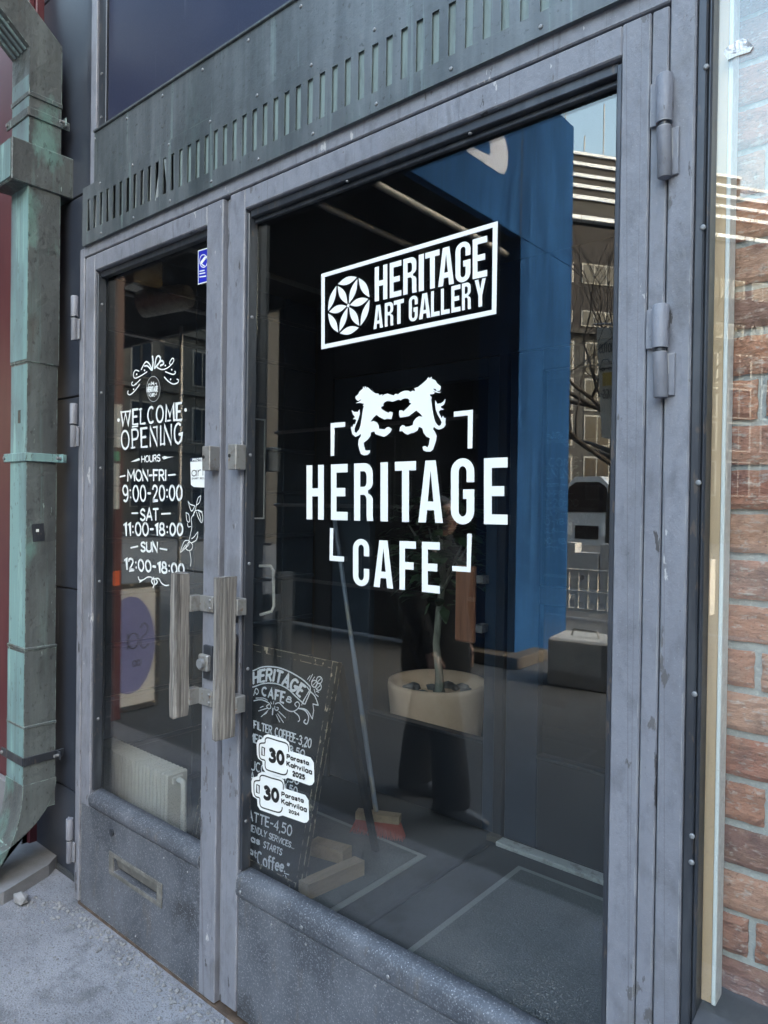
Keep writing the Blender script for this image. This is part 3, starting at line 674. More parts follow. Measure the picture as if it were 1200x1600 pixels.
# rounded sill bead under the pane
rg = []
for i, x in enumerate((-1.7685, -1.2, -0.5745)):
    rg.append([(x, 0.0445, 0.468), (x, 0.013, 0.460), (x, 0.002, 0.450), (x, -0.004, 0.438), (x, -0.005, 0.405), (x, -0.001, 0.392), (x, 0.0065, 0.386), (x, 0.0445, 0.387)])
b_ = MB().loft(rg).build('sill_bead', DUSTY, d2)
m = MB(); m.box(-1.769, -1.757, 0.0085, 0.0449, 0.468, 2.52, .002); m.build('glazing_bead', DARKSTEEL, d2)
m = MB(); m.box(-0.586, -0.5742, 0.004, 0.0449, 0.468, 2.52, .002); m.build('glazing_bead', DARKSTEEL, d2)
m = MB(); m.box(-1.757, -0.586, 0.014, 0.0449, 2.508, 2.5315, .002); m.box(-1.757, -0.586, 0.030, 0.0449, 2.494, 2.507, .002); m.build('glazing_bead', DARKSTEEL, d2)
MB().box(-1.764, -0.578, GY, GY+0.006, 0.46, 2.53).build('pane', PANE, d2)
for z in (1.1, 1.43, 1.77, 2.2, 0.62): screw(d2, -1.757, 0.024, z, .0055, '+x')
for x in (-1.35, -0.95): MB().ball((x, 0.02, 2.506), .0055, 2, (1, 1, .6)).build('screw', SCREW, d2)
for x in (-1.735, -1.46, -1.14, -0.8): screw(d2, x, -0.012, 0.418, .0055)
for i in range(7): screw(d2, random.uniform(-1.75, -.6), 0.006, random.choice((0.03, 0.36, .355)), .0035)
for z0, z1 in ((2.256, 2.453), (1.834, 2.013)): hinge(d2, -0.4835, z0, z1, .0135, 0.003)

# ---- narrow left-hand leaf
d1 = thing('metal_door', 'narrow grey door leaf with painted opening hours and a mail slot', 'door', (-2.32, 0.03, 0))
m = MB(); m.box(-2.773, -2.700, 0.0, 0.055, 0.40, 2.594, .003); m.build('stile', GREY, d1)
m = MB(); m.box(-1.9640, -1.8790, 0.0, 0.055, -0.005, 2.594, .003); m.build('stile', GREY, d1)
MB().box(-2.6995, -1.9645, 0.0, 0.055, 2.530, 2.5935, .003).build('top_rail', GREY, d1)
# kick panel with a real slot in it
ol = [(-2.7735, -0.008), (-1.9645, -0.008), (-1.9645, 0.40), (-2.7735, 0.40)]
hl = [(-2.515, 0.205), (-2.515, 0.262), (-2.215, 0.262), (-2.215, 0.205)]
kp = MB().prism(ol, [hl], lambda u, v, d: Vector((u, 0.004+d, v)), 0.0, 0.05).build('kick_panel', DUSTY, d1)
sl_ = MB()
for x0, x1, z0, z1 in ((-2.545, -2.185, 0.262, 0.277), (-2.545, -2.185, 0.190, 0.205), (-2.545, -2.515, 0.2052, 0.2618), (-2.215, -2.185, 0.2052, 0.2618)): sl_.box(x0, x1, -0.001, 0.0036, z0, z1, .001)
ms = sl_.build('mail_slot', SLOTM, d1)
MB().box(-2.512, -2.218, 0.014, 0.018, 0.216, 0.261, 0.002, rot=Matrix.Rotation(R(14), 3, 'X')).build('flap', SLOTM, ms)
MB().box(-2.53, -2.20, 0.03, 0.035, 0.195, 0.27).build('slot_back', BLACKINK, ms)
rg = []
for x in (-2.7, -2.3, -1.9645): rg.append([(x, 0.0445, 0.468), (x, 0.018, 0.461), (x, -0.004, 0.447), (x, -0.008, 0.43), (x, -0.004, 0.412), (x, 0.005, 0.4005), (x, 0.0445, 0.4005)])
MB().loft(rg).build('sill_bead', DUSTY, d1)
m = MB(); m.box(-2.6995, -2.688, 0.0085, 0.0449, 0.468, 2.515, .002); m.build('glazing_bead', DARKSTEEL, d1)
m = MB(); m.box(-2.688, -1.9645, 0.020, 0.0449, 2.505, 2.5295, .002); m.build('glazing_bead', DARKSTEEL, d1)
MB().box(-2.695, -1.967, GY, GY+0.006, 0.46, 2.53).build('pane', PANE_DIRTY, d1)
for z in (0.75, 1.3, 1.75, 2.05, 2.4): screw(d1, -2.688, 0.026, z, .0055, '+x')
for z0, z1 in ((2.272, 2.451), (1.838, 2.015), (0.138, 0.318)): hinge(d1, -2.838, z0, z1, .013)
MB().tube([(-2.53, 0.004, .352), (-2.53, -0.002, .352)], .014, 14).build('keyhole_cover', DARKSTEEL, d1)
for i in range(5): screw(d1, random.uniform(-2.74, -2.0), 0.004, random.choice((0.02, .37)), .0035)

# handles, lock, strike plates
def wood_grip(x0, x1, y0, y1, z0, z1, parent):
    m = MB(); n = 10; rr = []
    for i in range(n+1):
        z = z0+(z1-z0)*i/n; j = lambda: random.uniform(-.0014, .0014)
        bb = .006
        s_ = [(x0+bb, y0), (x1-bb, y0), (x1, y0+bb), (x1, y1), (x0, y1), (x0, y0+bb)]
        rr.append([(p[0]+j(), p[1]+j(), z+(random.uniform(-.003, .003) if i in (0, n) else 0)) for p in s_])
    return m.loft(rr, smooth=False).build('handle', OLDWOOD, parent)
h = wood_grip(-2.003, -1.967, -0.100, -0.048, 0.925, 1.39, d1)
for z in (0.985, 1.29):
    b_ = MB().box(-1.962, -1.893, -0.014, -0.0005, z-.026, z+.026, .002); b_.box(-1.995, -1.9625, -0.0475, -0.006, z-.026, z+.026, .002)
    b_ = b_.build('bracket', STEEL, h)
    for q in (-.013, .013): screw(b_, -1.905, -0.014, z+q, .0055)
h = wood_grip(-1.765, -1.738, -0.106, -0.038, 0.905, 1.395, d2)
for z in (1.0, 1.30):
    MB().box(-1.785, -1.735, -0.0375, -0.0005, z-.026, z+.026, .002).build('bracket', STEEL, h)
lk = MB().box(-1.942, -1.898, -0.012, -0.0005, 1.045, 1.155, .002).build('lock', DARKSTEEL, d1)
MB().box(-1.945, -1.896, -0.030, -0.0125, 1.075, 1.128, .004).build('lock_case', STEEL, lk)
MB().tube([(-1.922, -0.030, 1.10), (-1.922, -0.041, 1.10)], .016, 20).build('cylinder', SCREW, lk)
for x, prnt in ((-1.899, d1), (-1.766, d2)):
    s_ = MB().box(x-.021, x+.019, -0.040, -0.0005, 1.722, 1.80, .002).build('strike_plate', STEEL, prnt)
    MB().tube([(x-.012, -0.040, 1.765), (x-.012, -0.0415, 1.765)], .006, 10).build('hole', BLACKINK, s_)
lp = MB().box(-1.807, -1.773, -0.008, -0.0005, 1.0, 1.21, .004).build('lock_plate', DARKSTEEL, d2)
m = MB(); m.box(-1.800, -1.780, -0.014, -0.0085, 1.03, 1.18, .004); m.build('latch_cover', STEEL, lp)
MB().box(-1.805, -1.777, -0.007, -0.0005, 1.245, 1.325, .002).build('latch_plate', DARKSTEEL, d2)

# ---- copper fascia with the slotted vent strip
t = thing('vent_fascia', 'weathered copper fascia with a row of upright vent slots above the doors', 'fascia', (-1.5, -0.03, 2.62))
K = 1.0131
x0, x1, z0, z1 = -2.775, 1.2, 2.642, 2.868
sx = []
x = -2.728
while x < 1.1: sx.append(x); x += 0.0478*K
zb, ztp = 2.690, 2.815
m = MB()
prev = x0
TH = 0.0035
for i, s_ in enumerate(sx):
    w2 = 0.0105
    m.box(prev, s_-w2, -0.0125, -0.0125+TH, zb, ztp)
    prev = s_+w2
m.box(prev, x1, -0.0125, -0.0125+TH, zb, ztp)
m.box(x0, x1, -0.0125, -0.0125+TH, ztp, z1-.0, 0.0)
m.box(x0, x1, -0.0125, -0.0125+TH, z0, zb)
m.box(x0, x1, -0.0125, 0.05, z0-.004, z0-.0002, 0.0)
m.box(x0-.004, x0-.0002, -0.0125, 0.05, z0, z1)
vent = m.build('vent_strip', FASCIA, t)
for i, s_ in enumerate(sx):
    if i in (5, 7, 8, 9, 10, 11, 12, 13) or i < 4:
        # torn or bent lamella beside an open slot
        MB().box(s_-.002, s_+.0105, -0.005, -0.0025, zb-.01, ztp+.01, 0, rot=Matrix.Rotation(R(random.uniform(20, 50)), 3, 'Z') @ Matrix.Rotation(R(random.uniform(-1.5, 1.5) if i not in (10, 11) else 7*(1 if i == 10 else -1)), 3, 'Y')).build('bent_lamella', FASCIA, t)
MB().box(sx[13]-.02, x1, -0.0055, -0.003, zb-.02, ztp+.02).build('backing_plate', TEAL, t)
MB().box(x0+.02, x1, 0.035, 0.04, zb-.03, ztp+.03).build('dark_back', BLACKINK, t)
m = MB().box(-2.695, x1, -0.0085, -0.0055, z1-.012, 3.064); m.box(-2.695, x1, -0.016, -0.0055, 3.0642, 3.074, .002)
up = m.build('upper_sheet', FASCIA, t)
for i in range(14):
    x = -2.69+i*0.235
    screw(up, x, -0.0085, 3.040, .0055)
    screw(vent, x+.05, -0.0125, 2.852, .005); screw(vent, x+.06, -0.0125, 2.657, .005)
MB().box(-2.695, -2.680, -0.0092, -0.0055, z1, 3.064).build('end_trim', FASCIA, t)

t = thing('stone_cladding', 'large navy stone panel above the copper fascia', 'wall panel', (-1.5, 0.05, 3.05))
MB().box(-2.648, 1.2, 0.02, 0.30, 3.0, 5.6, .004).build('slab', NAVY, t)
MB().box(-2.708, -2.6505, 0.012, 0.30, 2.9, 5.6, .002).build('cover_strip', DARKSTEEL, t)
MB().box(-2.752, -2.7085, 0.004, 0.30, 2.66, 5.6, .002).build('edge_trim', GREY, t)
MB().box(-2.800, -2.7525, 0.012, 0.30, 2.66, 5.6, .002).build('edge_trim', GRANITE, t)
for z in (3.13, 3.30): MB().tube([(-2.68, .012, z), (-2.68, .008, z)], .0055, 8).build('screw', SCREW, t)

# ---- side window with its boarded brick pier behind
t = thing('shop_window', 'clear window sheet in a dark steel frame over the brick pier, with a torn sticker', 'window', (-0.2, 0.03, 0.7))
m = MB().box(-0.4305, -0.412, 0.006, 0.06, 0.55, 3.2, .003); m.build('steel_frame', DARKSTEEL, t)
m = MB().box(-0.4115, -0.4035, 0.010, 0.06, 0.55, 3.2, .003); fr = m.build('glazing_bead', DARKSTEEL, t)
for z in (0.95, 1.27, 1.67, 2.15, 2.45, 1.0): screw(fr, -0.4135, 0.006, z, .0055)
MB().box(-0.4035, 0.9, 0.030, 0.033, 0.66, 3.2).build('pane', PANE_WIN, t)
dc = Decal((0, 0.0296, 0), (0, -1, 0), (1, 0, 0), 0.0006)
dc.poly([(1131, 82), (1136, 74), (1146, 66), (1160, 60), (1168, 63), (1177, 73), (1165, 82), (1150, 86), (1138, 93)])
dc.build('torn_sticker', CHIP, t)
dc = Decal((0, 0.0282, 0), (0, -1, 0), (1, 0, 0), 0.0006)
dc.poly([(1131, 84), (1150, 84), (1166, 78), (1177, 72), (1172, 81), (1150, 88), (1137, 94)])
dc.build('sticker_edge', FOAM, t)
t = thing('window_sill', 'dark sheet metal sill at the foot of the brick pier', 'window sill', (0, 0.0, 0.66))
rg = [[(x, -0.09, .625), (x, -0.09, .637), (x, 0.105, .680), (x, 0.105, .660)] for x in (-0.403, 0.9)]
MB().loft(rg, smooth=False).build('sheet', SILL, t)
MB().box(-0.43, 1.2, 0.03, 0.35, -0.05, 0.622, .004).build('plinth', GRANITE, None, 'dark granite plinth under the sheet metal window sill', 'plinth')
t = thing('timber_board', 'narrow pale plywood board with a white foam edge between frame and bricks', 'board', (-0.39, 0.05, 0.68))
MB().box(-0.4035, -0.3845, 0.046, 0.09, 0.672, 3.2, .001).build('plywood_strip', TAN, t)
MB().box(-0.384, -0.3765, 0.043, 0.085, 0.672, 3.2, .001).build('foam_strip', FOAM, t)

t = thing('brick_pier', 'rough red brick pier with pale mortar behind the clear window sheet', 'brick wall', (0, 0.1, 0.68))
bm = bmesh.new(); lay = bm.loops.layers.float_color.new('tone')
rb = random.Random(11)
course = 0.0873; ztop0 = 2.053
zc = ztop0 - 16*course; k = 0
mo = MB().box(-0.383, 1.2, 0.112, 0.35, 0.66, 3.3)
while zc < 3.25:
    x = -0.392 + rb.uniform(-.004, .004)
    first = 0.055 if k in (1, 7, 13, 18) else 0.077 if k in (4, 10, 12, 16) else rb.uniform(.17, .257)
    idx = 0
    while x < 1.1:
        L = first if idx == 0 else 0.257
        bx0, bx1, bz0, bz1 = x, x+L, zc+.007+rb.uniform(-.003, .003), zc+course-.007+rb.uniform(-.003, .003)
        nx, nz = max(3, int(L/0.011)), 7
        tone = rb.choice([(.43, .19, .115), (.48, .225, .14), (.40, .17, .11), (.52, .29, .20), (.27, .14, .11), (.45, .22, .15)])
        gv = {}
        sid = rb.random()*100
        from mathutils import noise as mn
        for i in range(nx+1):
            for j in range(nz+1):
                u, v = i/nx, j/nz
                ed = min(u*L, (1-u)*L, v*(bz1-bz0), (1-v)*(bz1-bz0))
                dpt = .100+.004*mn.noise((sid+u*L*30, v*3, 0))+.003*mn.noise((sid+u*L*80, v*9, 5))+(0.006 if ed < 1e-6 else 0)
                ex = .003*mn.noise((sid, v*6, 9)) if i in (0, nx) else 0
                ez = .0025*mn.noise((sid+u*L*40, 3, 7)) if j in (0, nz) else 0
                gv[i, j] = bm.verts.new((bx0+u*L+ex, dpt, bz0+v*(bz1-bz0)+ez))
        def face(vs):
            f = bm.faces.new(vs)
            for lp_ in f.loops: lp_[lay] = tone+(1,)
        for i in range(nx):
            for j in range(nz): face((gv[i, j], gv[i+1, j], gv[i+1, j+1], gv[i, j+1]))
        bk = {}
        rim = [(i, 0) for i in range(nx+1)]+[(nx, j) for j in range(1, nz+1)]+[(i, nz) for i in range(nx-1, -1, -1)]+[(0, j) for j in range(nz-1, 0, -1)]
        bv = [bm.verts.new((gv[q].co.x, 0.2, gv[q].co.z)) for q in rim]
        for a in range(len(rim)):
            b2 = (a+1) % len(rim); face((gv[rim[b2]], gv[rim[a]], bv[a], bv[b2]))
        x = bx1+.013+rb.uniform(-.003, .003); idx += 1
    zc += course; k += 1
m2 = MB(); m2.bm.free(); m2.bm = bm
m2.build('bricks', BRICK, t, fix=False); mo.build('mortar', MORTAR, t)

t = thing('cafe_building', 'tall dark building above and behind the shop front', 'building', (0, 8, 5.6))
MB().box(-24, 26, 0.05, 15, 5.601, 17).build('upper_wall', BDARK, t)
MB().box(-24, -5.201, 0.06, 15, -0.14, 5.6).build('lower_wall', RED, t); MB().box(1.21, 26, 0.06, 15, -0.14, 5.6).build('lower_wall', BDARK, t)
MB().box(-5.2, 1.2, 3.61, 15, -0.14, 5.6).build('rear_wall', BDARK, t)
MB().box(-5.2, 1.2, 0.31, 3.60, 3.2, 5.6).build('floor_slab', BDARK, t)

t = thing('sun_block_wing', 'unseen dark block added right of the shop front to keep the sun off it', 'building', (9, -2.5, -0.14))  # added out of view: shades the right-facing sides of doors and downpipe
MB().box(5.0, 26, -5.2, 0.045, -0.14, 17).build('wall', BDARK, t)
for i in range(4):
    for z0 in (1.2, 4.6, 8.0, 11.4):
        w_ = MB().box(4.95, 4.9995, -4.8+1.2*i, -3.9+1.2*i, z0, z0+1.7).build('window', WINFRAME, t); MB().box(4.94, 4.9495, -4.73+1.2*i, -3.97+1.2*i, z0+.08, z0+1.62).build('pane', WINGLASS, w_)  # windows dress the added sun-blocking mass

# ---- doorstep things
t = thing('stone_slab', 'worn stone slab lying under the foot of the downpipe', 'slab', (-3.2, -0.1, -0.02))
ol = [(-3.02, -0.30), (-3.005, -0.2), (-3.09, 0.02), (-3.14, 0.078), (-3.9, 0.078), (-3.9, -0.42), (-3.3, -0.40)]
MB().prism([(p[0], p[1]) for p in ol], [], lambda u, v, d: Vector((u, v, d)), -0.02, 0.032).build('block', SLAB, t)
rs = MB().ball((-2.96, -0.15, 0.002), .036, 1, (1.2, .75, .62), .22)
rs.build('stone', PEBBLE, None, 'fist sized grey stone lying beside the slab by the doors', 'stone')
g = MB()
for i in range(1100):
    if i < 700: q = random.random(); x = -3.0+q*1.3+random.uniform(-.06, .06); y = -0.012-abs(random.gauss(0, .05))-(0.09*max(0, -2.78-x)/.2)
    else: x = random.uniform(-3.2, -1.2); y = random.uniform(-1.0, -0.03)
    if x < -2.99 and y > -0.42: continue
    r_ = random.choice((.0015, .002, .002, .003, .003, .004, .005, .008)) if i < 700 else random.choice((.0015, .002, .003, .005))
    g.ball((x, y, -0.02+r_*.4), r_, 1, (random.uniform(.8, 1.5), random.uniform(.7, 1.2), .7), .2)
g.build('gravel', PEBBLE, None, 'loose gravel scattered along the foot of the doors', 'gravel', kind='stuff')
lf = MB().prism([(-2.02, -0.30), (-2.0, -0.275), (-1.965, -0.27), (-1.95, -0.29), (-1.975, -0.315), (-2.0, -0.31)], [], lambda u, v, d: Vector((u, v, -0.012+d+0.006*math.sin(u*90))), 0, .001)
lf.build('dry_leaf', PALEWOOD, None, 'pale dry leaf lying on the dusty pavement before the narrow door', 'leaf')

# ================================================================== LETTERING ON THE DOORS
dy = GY-0.0006
def glass_decal(): return Decal((0, dy, 0), (0, -1, 0), (1, 0, 0))
Z1 = lambda p: (480+p[0]/3.75, 330+p[1]/3.75)
D_ = glass_decal()
fo = [Z1(p) for p in ((83, 368), (1117, 58), (1108, 602), (83, 810))]; fi = [Z1(p) for p in ((103, 386), (1088, 96), (1082, 578), (103, 780))]
D_.poly(fo, [fi])
bold_word(D_, [(c, 480+a/3.75, 480+b/3.75) for c, a, b in (('H', 396, 470), ('E', 484, 552), ('R', 563, 640), ('I', 654, 684), ('T', 692, 776), ('A', 768, 860), ('G', 869, 957), ('E', 970, 1055))],
          (Z1((396, 330)), Z1((1055, 143))), (Z1((396, 530)), Z1((1055, 380))))
bold_word(D_, [(c, 480+a/3.75, 480+b/3.75) for c, a, b in (('A', 389, 444), ('R', 455, 504), ('T', 508, 567), ('G', 596, 648), ('A', 656, 722), ('L', 726, 776), ('L', 784, 835), ('E', 845, 898), ('R', 907, 958), ('Y', 982, 1047))],
          (Z1((389, 557)), Z1((1047, 390))), (Z1((389, 692)), Z1((1047, 553))), b=.17)
# flower of seven overlapping circles
c0 = D_.px(Z1((241, 553))); rad = 0.081
def lens(a, b, shrink=0.0):
    """leaf shape between two points that are one radius apart"""
    A, B = Vector(a), Vector(b); M_ = (A+B)/2; t_ = (B-A).normalized(); n_ = Vector((-t_.y, t_.x)); L = (B-A).length; h_ = L*(1-math.sqrt(3)/2)
    A2, B2 = A+t_*shrink, B-t_*shrink; pts = []
    for sgn in (1, -1):
        for i in range(9):
            u = i/9
            P = A2.lerp(B2, u) if sgn == 1 else B2.lerp(A2, u)
            pts.append(tuple(P+n_*sgn*h_*math.sin(math.pi*u)))
    return pts
tips = [(c0[0]+rad*math.cos(R(60*k+4)), c0[1]+rad*math.sin(R(60*k+4))) for k in range(6)]
for k in range(6):
    D_.poly(lens(c0, tips[k], .006), raw=True)
    D_.poly(lens(tips[k], tips[(k+1) % 6], .004), raw=True)
D_.poly([(c0[0]+.0048*math.cos(R(a)), c0[1]+.0048*math.sin(R(a))) for a in range(0, 360, 24)], raw=True)
D_.build('gallery_lettering', WHITE, d2, 'white framed gallery lettering with a flower emblem')

D_ = glass_decal()
Z2 = lambda p: (470+p[0]/3.636, 560+p[1]/3.636)
bold_word(D_, [(c, 470+a/3.636, 470+b/3.636) for c, a, b in (('H', 33, 131), ('E', 172, 266), ('R', 303, 409), ('I', 453, 495), ('T', 535, 655), ('A', 668, 807), ('G', 853, 986), ('E', 1041, 1175))],
          (Z2((33, 608)), Z2((1175, 562))), (Z2((33, 914)), Z2((1175, 945))), b=.15)
Z3 = lambda p: (400+p[0]/3, 800+p[1]/3)
bold_word(D_, [(c, 400+a/3, 400+b/3) for c, a, b in (('C', 455, 531), ('A', 552, 643), ('F', 673, 750), ('E', 778, 862))],
          (Z3((455, 128)), Z3((862, 142))), (Z3((455, 340)), Z3((862, 383))), b=.15)
for pts in (((170, 368), (252, 361), (252, 388), (192, 394), (190, 553), (170, 555)), ((870, 303), (978, 291), (975, 510), (948, 513), (950, 324), (870, 332))): D_.poly([Z2(p) for p in pts])
for pts in (((347, 75), (363, 76), (360, 205), (413, 209), (413, 233), (345, 228)), ((990, 101), (1012, 102), (1006, 283), (920, 276), (920, 252), (988, 257))): D_.poly([Z3(p) for p in pts])
D_.build('cafe_lettering', WHITE, d2, 'large white cafe name inside corner brackets')
D_ = glass_decal()
LION = [(195,240),(205,258),(218,237),(232,255),(243,245),(265,268),(300,295),(330,315),(365,318),(370,338),(408,325),(402,345),(430,325),(465,318),(500,330),(535,338),(548,320),(580,325),(615,300),(650,285),(690,285),(718,300),(735,285),(770,290),(757,258),(800,245),(850,205),(895,165),(912,135),(928,150),(950,130),(950,155),(990,170),(1010,205),(1048,235),(1050,255),(1040,285),(1005,290),(995,268),(965,262),(975,275),(1000,290),(1030,300),(1058,297),(1030,312),(1000,305),(965,290),(985,310),(965,322),(930,328),(935,345),(950,355),(945,385),(952,440),(960,500),(970,560),(985,620),(1005,655),(1030,675),(1050,665),(1060,635),(1045,600),(1015,550),(995,495),(988,430),(990,390),(1010,430),(1050,425),(1080,405),(1100,375),(1100,410),(1085,440),(1050,460),(1055,475),(1085,495),(1045,498),(1030,520),(1040,550),(1062,590),(1075,560),(1088,590),(1105,585),(1100,640),(1105,660),(1085,690),(1060,705),(1030,715),(1000,705),(975,685),(965,710),(985,740),(1003,780),(1000,830),(985,880),(965,935),(935,958),(890,958),(860,945),(848,905),(875,895),(905,910),(920,880),(930,810),(890,790),(860,750),(848,700),(810,685),(795,725),(750,750),(720,755),(685,772),(650,755),(625,730),(595,735),(600,690),(625,665),(650,670),(660,685),(700,680),(740,665),(750,625),(775,590),(810,568),(850,572),(820,535),(780,505),(740,535),(700,565),(660,575),(600,582),(590,545),(592,505),(625,502),(635,515),(665,490),(700,455),(725,425),(700,415),(710,400),(692,375),(660,368),(625,380),(605,395),(595,385),(565,390),(545,400),(515,408),(490,400),(455,400),(430,415),(415,435),(420,450),(390,468),(400,490),(440,515),(475,530),(490,515),(520,525),(515,565),(505,600),(460,595),(430,605),(400,590),(370,575),(342,552),(310,580),(275,628),(310,620),(345,635),(365,670),(370,705),(430,712),(455,690),(480,685),(510,710),(495,745),(460,775),(425,795),(370,780),(330,765),(318,735),(280,745),(275,785),(245,825),(200,860),(205,900),(220,945),(245,945),(270,942),(268,970),(240,995),(205,1000),(170,985),(155,945),(140,880),(145,825),(170,785),(168,760),(145,780),(110,795),(75,765),(65,720),(60,680),(75,690),(88,655),(105,655),(118,610),(108,600),(78,602),(105,575),(80,545),(68,500),(95,520),(135,520),(155,490),(158,540),(145,590),(120,650),(100,700),(100,740),(120,750),(150,715),(165,670),(175,610),(185,540),(195,480),(205,460),(190,450),(205,430),(160,420),(110,425),(150,405),(175,385),(155,385),(150,395),(130,395),(112,375),(110,350),(140,325),(155,295),(190,265)]
D_.poly([(540+p[0]/7.06, 570+p[1]/7.06) for p in LION])
D_.build('lion_emblem', WHITE, d2, 'two white rampant lions touching paws')

# ranking stickers in the shape of a mug with a tag
Z7 = lambda p: (370+p[0]/6, 1000+p[1]/6)
def rank_sticker(ox, oy, year, label, sy=1.0, ysc=1.0):
    f = lambda p: (Z7(p)[0]+ox, Z7(p)[1]+oy)
    lift = 0.0
    A = glass_decal()
    A.poly([f(p) for p in ((186, 975), (198, 938), (242, 926), (256, 897), (292, 882), (452, 928), (490, 962), (502, 1040), (690, 1100), (722, 1150), (727, 1330), (706, 1358), (680, 1362), (480, 1292), (440, 1302), (268, 1240), (244, 1200), (240, 1140), (202, 1112), (190, 1075))])
    st = A.build('sticker', WHITE, d2, label)
    B = glass_decal()
    L = lambda pts, wd: B.stroke([f(p) for p in pts], wd, lift=.0006)
    wd = .0042
    L(catmull([(487, 1046), (486, 1000), (462, 966), (380, 942), (296, 916), (270, 930), (266, 962), (228, 968), (213, 990), (215, 1085), (233, 1116), (266, 1130), (268, 1180), (285, 1214), (360, 1240), (440, 1262), (470, 1248), (478, 1216)], 6), wd)
    L([(238, 1002), (262, 1012), (262, 1085), (238, 1076), (238, 1002)], wd*.8)
    B.text('30', quadmap(f((312, 1022)), f((438, 1056)), f((438, 1160)), f((310, 1128))), .0125, .28, lift=.0006)
    B.text('Parasta', quadmap(f((474, 1072)), f((678, 1132)), f((678, 1170)), f((474, 1108))), .0042, .2, lift=.0006)
    B.text('Kahvilaa', quadmap(f((474, 1136)), f((706, 1212)), f((706, 1258)), f((474, 1174))), .0042, .2, lift=.0006)
    q = ysc
    B.text(year, quadmap(f((528+40*(1-q), 1230+20*(1-q))), f((640-10*(1-q), 1268)), f((640-10*(1-q), 1268+38*q)), f((528+40*(1-q), 1230+20*(1-q)+38*q))), .0048*q, .22, lift=.0006)
    B.build('print', BLACKINK, st)
rank_sticker(0, 0, '2025', 'white mug shaped sticker dated 2025')
rank_sticker(-8.2, 58.7, '2024', 'white mug shaped sticker dated 2024', ysc=.68)

# hand-painted opening hours
D_ = glass_decal()
J = 0.25
def line(txt, tl, tr, br, bl, wd, gap=.16, jit=.2): D_.text(txt, quadmap(tl, tr, br, bl), wd, gap, jit=jit)
line('WELCOME', (189, 643), (284, 629.5), (284, 656.5), (189, 665), .0085, .24)
line('OPENING', (189.5, 674), (285, 661), (285, 692), (190.5, 702), .0085, .24)
# thick stems and little serifs of the painted capitals
for (a, b) in (((191, 644), (205, 642.5)), ((207, 667), (216, 666)), ((218, 640), (222, 639)), ((262, 657.5), (267, 657)), ((272, 656.5), (285, 655.5)), ((240, 668), (246, 667)), ((205, 700), (211, 699)), ((252, 694), (258, 693))): D_.stroke([a, b], .006)
line('HOURS', (221.5, 713), (250.5, 710.3), (250.5, 720.5), (221.5, 722), .0045)
D_.poly([(204, 721.8), (212, 718), (217.5, 715.8), (218.5, 719), (212, 721)]); D_.poly([(253, 714.5), (257, 712.5), (262, 714), (271, 713.3), (262, 716), (256, 718)])
line('MON-FRI', (199.5, 735), (260, 734.5), (260, 750.5), (200, 751.5), .0075, .14)
line('9:00-20:00', (192.5, 759), (284.5, 759), (284.5, 781), (193.5, 783.5), .0085, .2)
line('SAT', (220, 796), (247.5, 795), (247.5, 812.5), (220, 813), .008)
line('11:00-18:00', (194, 816.5), (285.5, 818.5), (285.5, 836), (195, 836.5), .0085, .2)
line('SUN', (220.5, 847.5), (246, 847.5), (246, 862), (220.5, 861.5), .008)
line('12:00-18:00', (194.5, 872), (288, 882), (288, 898), (196, 889.5), .0085, .2)
for a, b in (((188, 745), (196, 743.2)), ((263.5, 742.5), (274.5, 741.5)), ((206.5, 802), (216, 801.8)), ((253, 803), (267, 802.3)), ((205, 856), (216, 853.5)), ((250, 857), (261, 859))): D_.stroke([a, b], .006)
for p in ((185.3, 656.5), (290, 640.5)): D_.poly([(p[0]+2*math.cos(R(a)), p[1]+2.8*math.sin(R(a))) for a in range(0, 360, 30)])
Z6 = lambda p: (160+p[0]/6, 520+p[1]/6)
for pts, wd in (([(470, 222), (476, 280), (468, 350)], .009), ([(466, 345), (440, 290), (405, 275), (365, 345)], .006), ([(460, 350), (425, 312), (395, 312)], .006), ([(490, 330), (505, 240), (530, 218), (545, 250), (510, 320)], .007), ([(490, 335), (530, 285), (560, 262), (575, 290), (545, 308)], .007),
                ([(345, 360), (310, 352), (292, 390), (305, 425), (350, 410), (420, 366)], .0045), ([(285, 460), (275, 480), (290, 495), (320, 475), (357, 438)], .0045), ([(243, 545), (240, 570), (262, 580), (305, 545), (350, 485)], .0045),
                ([(515, 325), (560, 345), (610, 330), (655, 290), (672, 250), (655, 242), (632, 280), (640, 300)], .0045), ([(592, 365), (630, 380), (665, 390), (688, 375), (680, 360)], .0045), ([(582, 415), (620, 455), (665, 480), (705, 470), (716, 445), (700, 435)], .0045)):
    D_.stroke(catmull([Z6(p) for p in pts], 6), wd)
for p in ((322, 388), (315, 478), (395, 352), (590, 308), (650, 345), (640, 437), (293, 530)): D_.poly([(Z6(p)[0]+1.1*math.cos(R(a)), Z6(p)[1]+1.5*math.sin(R(a))) for a in range(0, 360, 40)])
Z4 = lambda p: (160+p[0]/6.667, 740+p[1]/6.667)
for pts, wd in (([(375, 1075), (390, 1110), (430, 1105), (470, 1080), (505, 1078), (530, 1100)], .0045), ([(390, 1130), (430, 1105)], .004), ([(540, 1095), (590, 1095), (620, 1140), (660, 1165), (695, 1160)], .0045), ([(530, 1090), (515, 1120), (530, 1150)], .006), ([(535, 1080), (545, 1140), (530, 1190)], .006), ([(560, 1100), (575, 1130), (555, 1155)], .006)):
    D_.stroke(catmull([Z4(p) for p in pts], 6), wd)
